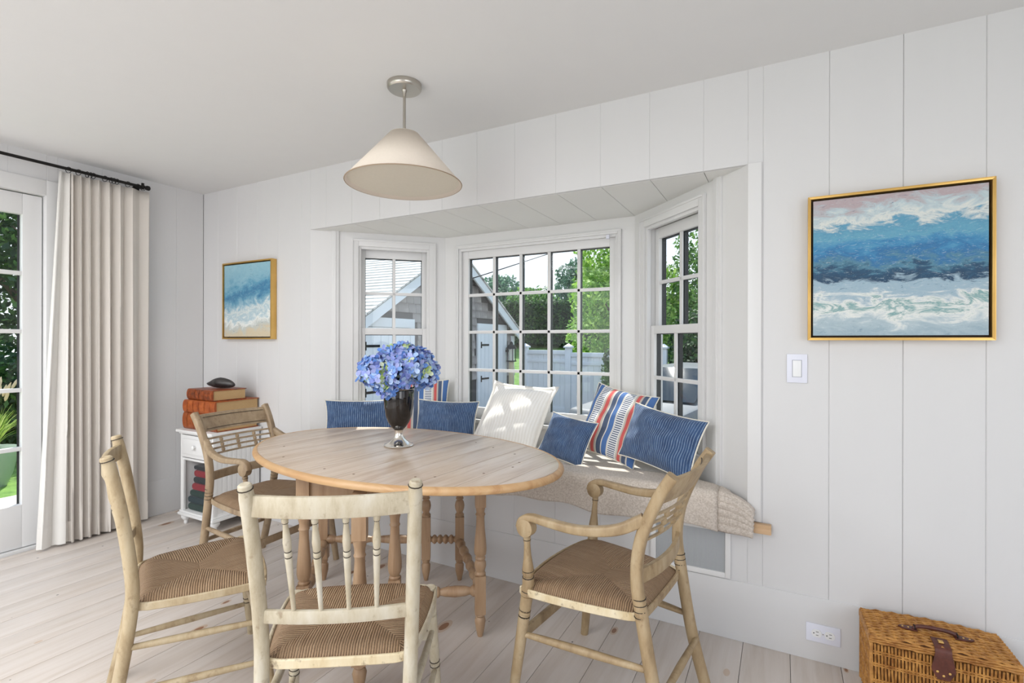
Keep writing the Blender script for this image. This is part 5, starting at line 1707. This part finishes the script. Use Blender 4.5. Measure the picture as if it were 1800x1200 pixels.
# wall lantern on the garage corner
lan = thing('wall_lantern', 'black metal carriage lantern on the garage corner', 'lantern', (GX + 0.20, 8.42, 0.90))
MB().box(-0.15, -0.02, -0.02, 0.02, 0.10, 0.16).build('bracket', M_IRON, lan, bevel=0.003)
m = MB()
for sx in (-1, 1):
    for sy in (-1, 1):
        m.box(sx * 0.075 - 0.007, sx * 0.075 + 0.007, sy * 0.075 - 0.007, sy * 0.075 + 0.007, -0.10, 0.18)
m.build('cage', M_IRON, lan)
m = MB()
m.turned((0, 0, 0.18), (0, 0, 0.36), [(0, 0.135), (0.08, 0.135), (0.5, 0.085), (0.62, 0.045), (0.85, 0.04), (1, 0.01)], 8)
m.build('roof', M_IRON, lan)
MB().box(-0.09, 0.09, -0.09, 0.09, -0.13, -0.10).build('base', M_IRON, lan, bevel=0.004)
MB().turned((0, 0, -0.10), (0, 0, 0.17), [(0, 0.062), (1, 0.062)], 14).build('lamp_glass', plain('lantern_glass', s2l(214, 214, 200), 0.2), lan)
MB().turned((0, 0, GZ - 0.90), (0, 0, -0.13), [(0, 0.07), (1, 0.06)], 12).build('post', plain('lantern_post', s2l(196, 182, 150), 0.7), lan)

# white board fence
FY, FT = 8.95, 1.05
fence = thing('board_fence', 'white board fence with capped posts behind the driveway', 'fence', (0, 0, 0))
posts = [-1.69, -0.53, 0.87, 1.70]
q = MB().box(0, 0.128, 0, 0.022, 0, 1)
bme = q.mesh('fence_board', 0)
bme.materials.append(M_GWHITE)
for i in range(len(posts) - 1):
    a, b = posts[i] + 0.07, posts[i + 1] - 0.07
    top = FT - 0.05 * i
    nb_ = int((b - a) / 0.134)
    stp_ = (b - a) / nb_
    for k in range(nb_):
        share('fence_board', bme, fence, (a + k * stp_, FY, GZ + 0.06), (0, 0, 0), (stp_ / 0.132, 1, top - 0.10 - GZ - 0.06))
    MB().box(a, b, FY - 0.03, FY + 0.05, top - 0.10, top).box(a, b, FY - 0.02, FY - 0.002, GZ + 0.06, GZ + 0.20).box(a, b, FY - 0.018, FY - 0.001, top - 0.30, top - 0.22).build('fence_rail', M_GWHITE, fence, bevel=0.006)
for px in posts:
    p_ = MB().box(px - 0.07, px + 0.07, FY - 0.06, FY + 0.08, GZ, FT + 0.06).build('fence_post', M_GWHITE, fence, bevel=0.008)
    st0 = MB()
    st0.box(px - 0.10, px + 0.10, FY - 0.09, FY + 0.11, FT + 0.06, FT + 0.10)
    st0.add([(px - 0.085, FY - 0.075, FT + 0.10), (px + 0.085, FY - 0.075, FT + 0.10), (px + 0.085, FY + 0.095, FT + 0.10), (px - 0.085, FY + 0.095, FT + 0.10), (px, FY + 0.01, FT + 0.17)], [(0, 1, 4), (1, 2, 4), (2, 3, 4), (3, 0, 4)])
    st0.build('post_cap', M_GWHITE, p_, bevel=0.004)

# foliage
def leaf_mat(name, c1, c2, c3):
    t = NT(name)
    oi = t.node('ShaderNodeVertexColor', layer_name='tint')
    c = t.ramp(oi.outputs[0], [(0.0, c1), (0.5, c2), (1.0, c3)])
    t.set(t.b, 'Subsurface Weight', 0.0)
    # thin leaves let light through
    tr = t.node('ShaderNodeBsdfTranslucent')
    t.l.new(c, tr.inputs[0])
    mx = t.node('ShaderNodeMixShader')
    mx.inputs[0].default_value = 0.35
    t.set(t.b, 'Base Color', c)
    t.b.inputs['Roughness'].default_value = 0.6
    t.l.new(t.b.outputs[0], mx.inputs[1])
    t.l.new(tr.outputs[0], mx.inputs[2])
    t.l.new(mx.outputs[0], t.out.inputs[0])
    return t.m
M_LEAFD = leaf_mat('dark_leaf', s2l(28, 56, 28), s2l(52, 88, 42), s2l(92, 128, 64))
M_LEAFM = leaf_mat('mid_leaf', s2l(50, 92, 40), s2l(88, 134, 58), s2l(140, 178, 92))
M_LEAFB = leaf_mat('bright_leaf', s2l(86, 134, 44), s2l(134, 180, 66), s2l(190, 220, 120))
M_CONIF = leaf_mat('conifer_leaf', s2l(52, 88, 72), s2l(84, 120, 98), s2l(124, 158, 130))
M_BARK = plain('bark', s2l(96, 80, 64), 0.9, 0, s2l(70, 58, 46), (6, 6, 2))
def leaves(m, n, point, size, rnd):
    for _ in range(n):
        p = point()
        d = Vector((rnd.gauss(0, 1), rnd.gauss(0, 1), rnd.gauss(0, 1))).normalized()
        e = d.orthogonal().normalized()
        s_ = size * rnd.uniform(0.6, 1.3)
        b = len(m.f)
        m.add([p - d * s_, p + e * s_ * 0.5, p + d * s_, p - e * s_ * 0.5], [(0, 1, 2, 3)])
        g = rnd.random()
        m.col[b] = (g, g, g, 1)
def blob_points(rnd, blobs):
    ws = [b[1] ** 2 for b in blobs]
    def fn():
        c, r = rnd.choices(blobs, ws)[0]
        d = Vector((rnd.gauss(0, 1), rnd.gauss(0, 1), rnd.gauss(0, 1))).normalized()
        return Vector(c) + d * r * rnd.uniform(0.72, 1.05)
    return fn
def tree(name, label, base, h, crown, mat, n, size, seed, cat='tree', group=None, trunk=True, conical=False):
    rnd = random.Random(seed)
    t = thing(name, label, cat, base, 0, group)
    blobs = []
    w = crown
    nb_ = 16
    for i in range(nb_):
        k = (i + 0.5) / nb_
        z_ = h * lerp(0.30 if trunk else 0.08, 0.95, k)
        rr = w * ((1 - k) if conical else math.sqrt(max(0.05, 1 - (2 * k - 0.9) ** 2 * 0.8)))
        a = i * 2.4
        off = rr * 0.55
        blobs.append(((off * math.cos(a), off * math.sin(a), z_), max(0.25 * w, rr * 0.6)))
    m = MB()
    leaves(m, n, blob_points(rnd, blobs), size, rnd)
    m.build('foliage', mat, t, smooth=0)
    m = MB()
    m.tube([(0, 0, -0.3), (0.03 * h * rnd.uniform(-1, 1), 0, h * 0.45), (0, 0, h * 0.85)], [0.035 * h * 0.8, 0.022 * h, 0.006 * h], 8)
    for k in range(5):
        a = rnd.uniform(0, 6.28)
        m.tube([(0, 0, h * lerp(0.3, 0.6, k / 5)), (w * 0.6 * math.cos(a), w * 0.6 * math.sin(a), h * lerp(0.5, 0.8, k / 5))], [0.012 * h, 0.004 * h], 6)
    m.build('trunk', M_BARK, t)
    return t
hedge = thing('clipped_hedge', 'tall clipped dark green hedge beyond the white fence', 'hedge', (0, 0, 0))
rnd = random.Random(3)
hx0, hx1, hy0, hy1, hz0, hz1 = -9.0, 9.0, 15.6, 17.2, 1.15, 2.85
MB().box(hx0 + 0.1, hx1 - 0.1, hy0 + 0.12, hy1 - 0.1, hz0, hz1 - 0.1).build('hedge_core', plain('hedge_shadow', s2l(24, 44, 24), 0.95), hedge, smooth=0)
m = MB()
def hp():
    k = rnd.random()
    if k < 0.8:
        return Vector((rnd.uniform(hx0, hx1), hy0 + rnd.uniform(-0.05, 0.12), rnd.uniform(hz0, hz1)))
    return Vector((rnd.uniform(hx0, hx1), rnd.uniform(hy0, hy1), hz1 + rnd.uniform(-0.10, 0.05)))
leaves(m, 16000, hp, 0.085, rnd)
m.build('hedge_leaves', M_LEAFD, hedge, smooth=0)
tree('garden_tree', 'small rounded tree behind the hedge, left in the wide window', (-9.0, 20.5, 0.9), 3.7, 1.5, M_CONIF, 5000, 0.10, 31, 'tree', 'trees beyond the hedge')
tree('garden_tree', 'pointed conifer behind the hedge beside the garage roof', (-11.2, 21.5, 0.9), 4.2, 1.3, M_CONIF, 4500, 0.10, 32, 'tree', 'trees beyond the hedge', True, True)
tree('garden_tree', 'low olive-green tree behind the hedge in the middle of the wide window', (-6.6, 19.5, 0.9), 2.8, 1.4, M_LEAFM, 4500, 0.10, 33, 'tree', 'trees beyond the hedge')
tree('garden_tree', 'tall blue-green pine behind the hedge toward the right', (-6.3, 24.6, 0.9), 5.1, 1.3, M_CONIF, 5500, 0.10, 34, 'tree', 'trees beyond the hedge')
tree('garden_tree', 'low bright tree peeping over the hedge right of the pine', (-3.4, 19.6, 0.9), 3.3, 1.4, M_LEAFM, 4500, 0.10, 35, 'tree', 'trees beyond the hedge')
tree('garden_tree', 'large bright leafy tree filling the right of the wide window', (0.05, 11.6, -0.3), 5.4, 1.45, M_LEAFB, 15000, 0.075, 36, 'tree', None, False)
tree('garden_tree', 'leafy tree seen through the narrow right window', (2.75, 12.8, -0.3), 5.8, 1.65, M_LEAFM, 15000, 0.075, 37, 'tree', None, False)
tree('garden_shrub', 'dark climbing shrub growing over the right end of the fence', (0.98, 8.42, GZ), 1.90, 0.50, M_LEAFD, 6000, 0.05, 38, 'shrub', None, False)
tree('garden_shrub', 'dense dark shrub outside the narrow right window', (2.75, 9.6, GZ), 2.6, 1.10, M_LEAFD, 11000, 0.06, 39, 'shrub', None, False)
# overhead cable
cb = MB().tube(catmull([(-1.77, 6.25, 2.52), (-1.629, 6.4, 2.553), (-1.176, 9.0, 3.392), (-0.693, 10.6, 3.965), (0.9, 15.2, 5.7)], 5), 0.012, 6).build('overhead_cable', M_IRON)
tag(cb, 'black overhead cable running from the garage gable up across the sky', 'cable')

# silver car beyond the narrow right window
car = thing('parked_car', 'grey parked car seen low through the narrow right window', 'car', (2.75, 6.0, GZ), R(70))
M_CAR = plain('silver_car_paint', s2l(104, 106, 108), 0.45, 0.0)
prof = [(-2.1, 0.35), (-2.15, 0.62), (-2.0, 0.84), (-1.2, 0.95), (-0.55, 1.38), (0.75, 1.42), (1.45, 1.02), (2.05, 0.92), (2.12, 0.55), (2.05, 0.32)]
m = MB()
nn = len(prof)
v = [(a, -0.80 if z_ < 1.0 else -0.66, z_) for a, z_ in prof] + [(a, 0.80 if z_ < 1.0 else 0.66, z_) for a, z_ in prof]
m.add(v, [tuple(range(nn)), tuple(range(2 * nn - 1, nn - 1, -1))] + [(i, nn + i, nn + (i + 1) % nn, (i + 1) % nn) for i in range(nn)])
m.build('car_body', M_CAR, car, bevel=0.05)
M_CARGL = plain('car_glass', (0.02, 0.025, 0.03, 1), 0.02, spec=0.4)
m = MB()
m.add([(-0.98, -0.815, 1.0), (1.24, -0.815, 1.03), (0.68, -0.685, 1.35), (-0.50, -0.685, 1.32)], [(0, 1, 2, 3)])
m.build('side_window', M_CARGL, car, smooth=0)
for sgn_, q_ in ((-1, [(-1.21, 0.965), (-0.58, 1.385)]), (1, [(1.44, 1.045), (0.80, 1.415)])):
    a_, b_ = q_
    m = MB()
    m.add([(a_[0], -0.68, a_[1]), (a_[0], 0.68, a_[1]), (b_[0], 0.60, b_[1]), (b_[0], -0.60, b_[1])], [(0, 1, 2, 3)])
    m.build('windscreen', M_CARGL, car, smooth=0, loc=(0.02 * sgn_, 0, 0.012))
M_TYRE = plain('tyre', (0.02, 0.02, 0.02, 1), 0.8)
for cx in (-1.3, 1.3):
    for sy in (-1, 1):
        wh = MB().turned((cx, sy * 0.62, 0.33), (cx, sy * 0.83, 0.33), [(0, 0.26), (0.1, 0.33), (0.9, 0.33), (1, 0.27)], 22).build('wheel', M_TYRE, car)
        MB().turned((cx, sy * 0.825, 0.33), (cx, sy * 0.845, 0.33), [(0, 0.20), (1, 0.16)], 16).build('hub_cap', M_NICKEL, wh)

# outside the garden door: hedge of shrubs, potted fountain grasses
tree('garden_shrub', 'dense dark shrub outside the garden door, upper panes', (-5.4, 0.95, -0.1), 4.6, 1.5, M_LEAFD, 16000, 0.055, 41, 'shrub', None, False)
tree('garden_shrub', 'broad paler shrub farther left outside the garden door', (-5.6, -2.3, -0.1), 4.2, 1.5, M_LEAFM, 12000, 0.055, 42, 'shrub', None, False)
tree('garden_shrub', 'low dark shrub behind the potted grass outside the door', (-3.75, 0.30, -0.1), 1.25, 0.55, M_LEAFD, 8000, 0.040, 43, 'shrub', None, False)
M_BLADE = leaf_mat('grass_blade', s2l(110, 140, 50), s2l(150, 176, 70), s2l(196, 208, 120))
M_PLUME = plain('grass_plume', s2l(206, 182, 150), 0.9)
def potted_grass(label, loc, seed):
    rnd = random.Random(seed)
    g = thing('potted_grass', label, 'plant', loc)
    MB().turned((0, 0, 0), (0, 0, 0.36), [(0, 0.12), (0.3, 0.16), (0.8, 0.20), (0.95, 0.215), (1.0, 0.20)], 20).build('pot', plain('glazed_pot', s2l(150, 166, 150), 0.3), g)
    m = MB()
    for i in range(150):
        a, L_ = rnd.uniform(0, 6.28), rnd.uniform(0.30, 0.52)
        sp_ = rnd.uniform(0.3, 1.0)
        prev = []
        for k in range(5):
            t = k / 4
            r_ = L_ * sp_ * t ** 1.5 * 0.9
            z_ = 0.34 + L_ * (t - 0.45 * sp_ * t * t)
            wd = 0.006 * (1 - t) + 0.001
            c = Vector((0.05 * math.cos(a * 3) + r_ * math.cos(a), 0.05 * math.sin(a * 3) + r_ * math.sin(a), z_))
            sd = Vector((-math.sin(a), math.cos(a), 0)) * wd
            prev += [c - sd, c + sd]
        b = len(m.f)
        m.add(prev, [(2 * k, 2 * k + 1, 2 * k + 3, 2 * k + 2) for k in range(4)])
        gg = rnd.random()
        for k in range(4): m.col[b + k] = (gg, gg, gg, 1)
    o = m.build('blades', M_BLADE, g, smooth=60)
    o['kind'] = 'stuff'
    for i in range(16):
        a = rnd.uniform(0, 6.28)
        r_ = rnd.uniform(0.08, 0.34)
        z_ = rnd.uniform(0.78, 0.90)
        p0 = Vector((r_ * math.cos(a), r_ * math.sin(a), z_))
        d = Vector((math.cos(a) * 0.5, math.sin(a) * 0.5, 1)).normalized()
        MB().turned(p0, p0 + d * 0.12, [(0, 0.004), (0.2, 0.013), (0.6, 0.014), (1, 0.003)], 7).build('plume', M_PLUME, g)
potted_grass('potted fountain grass with pale plumes outside the garden door', (-2.50, -0.50, -0.10), 51)
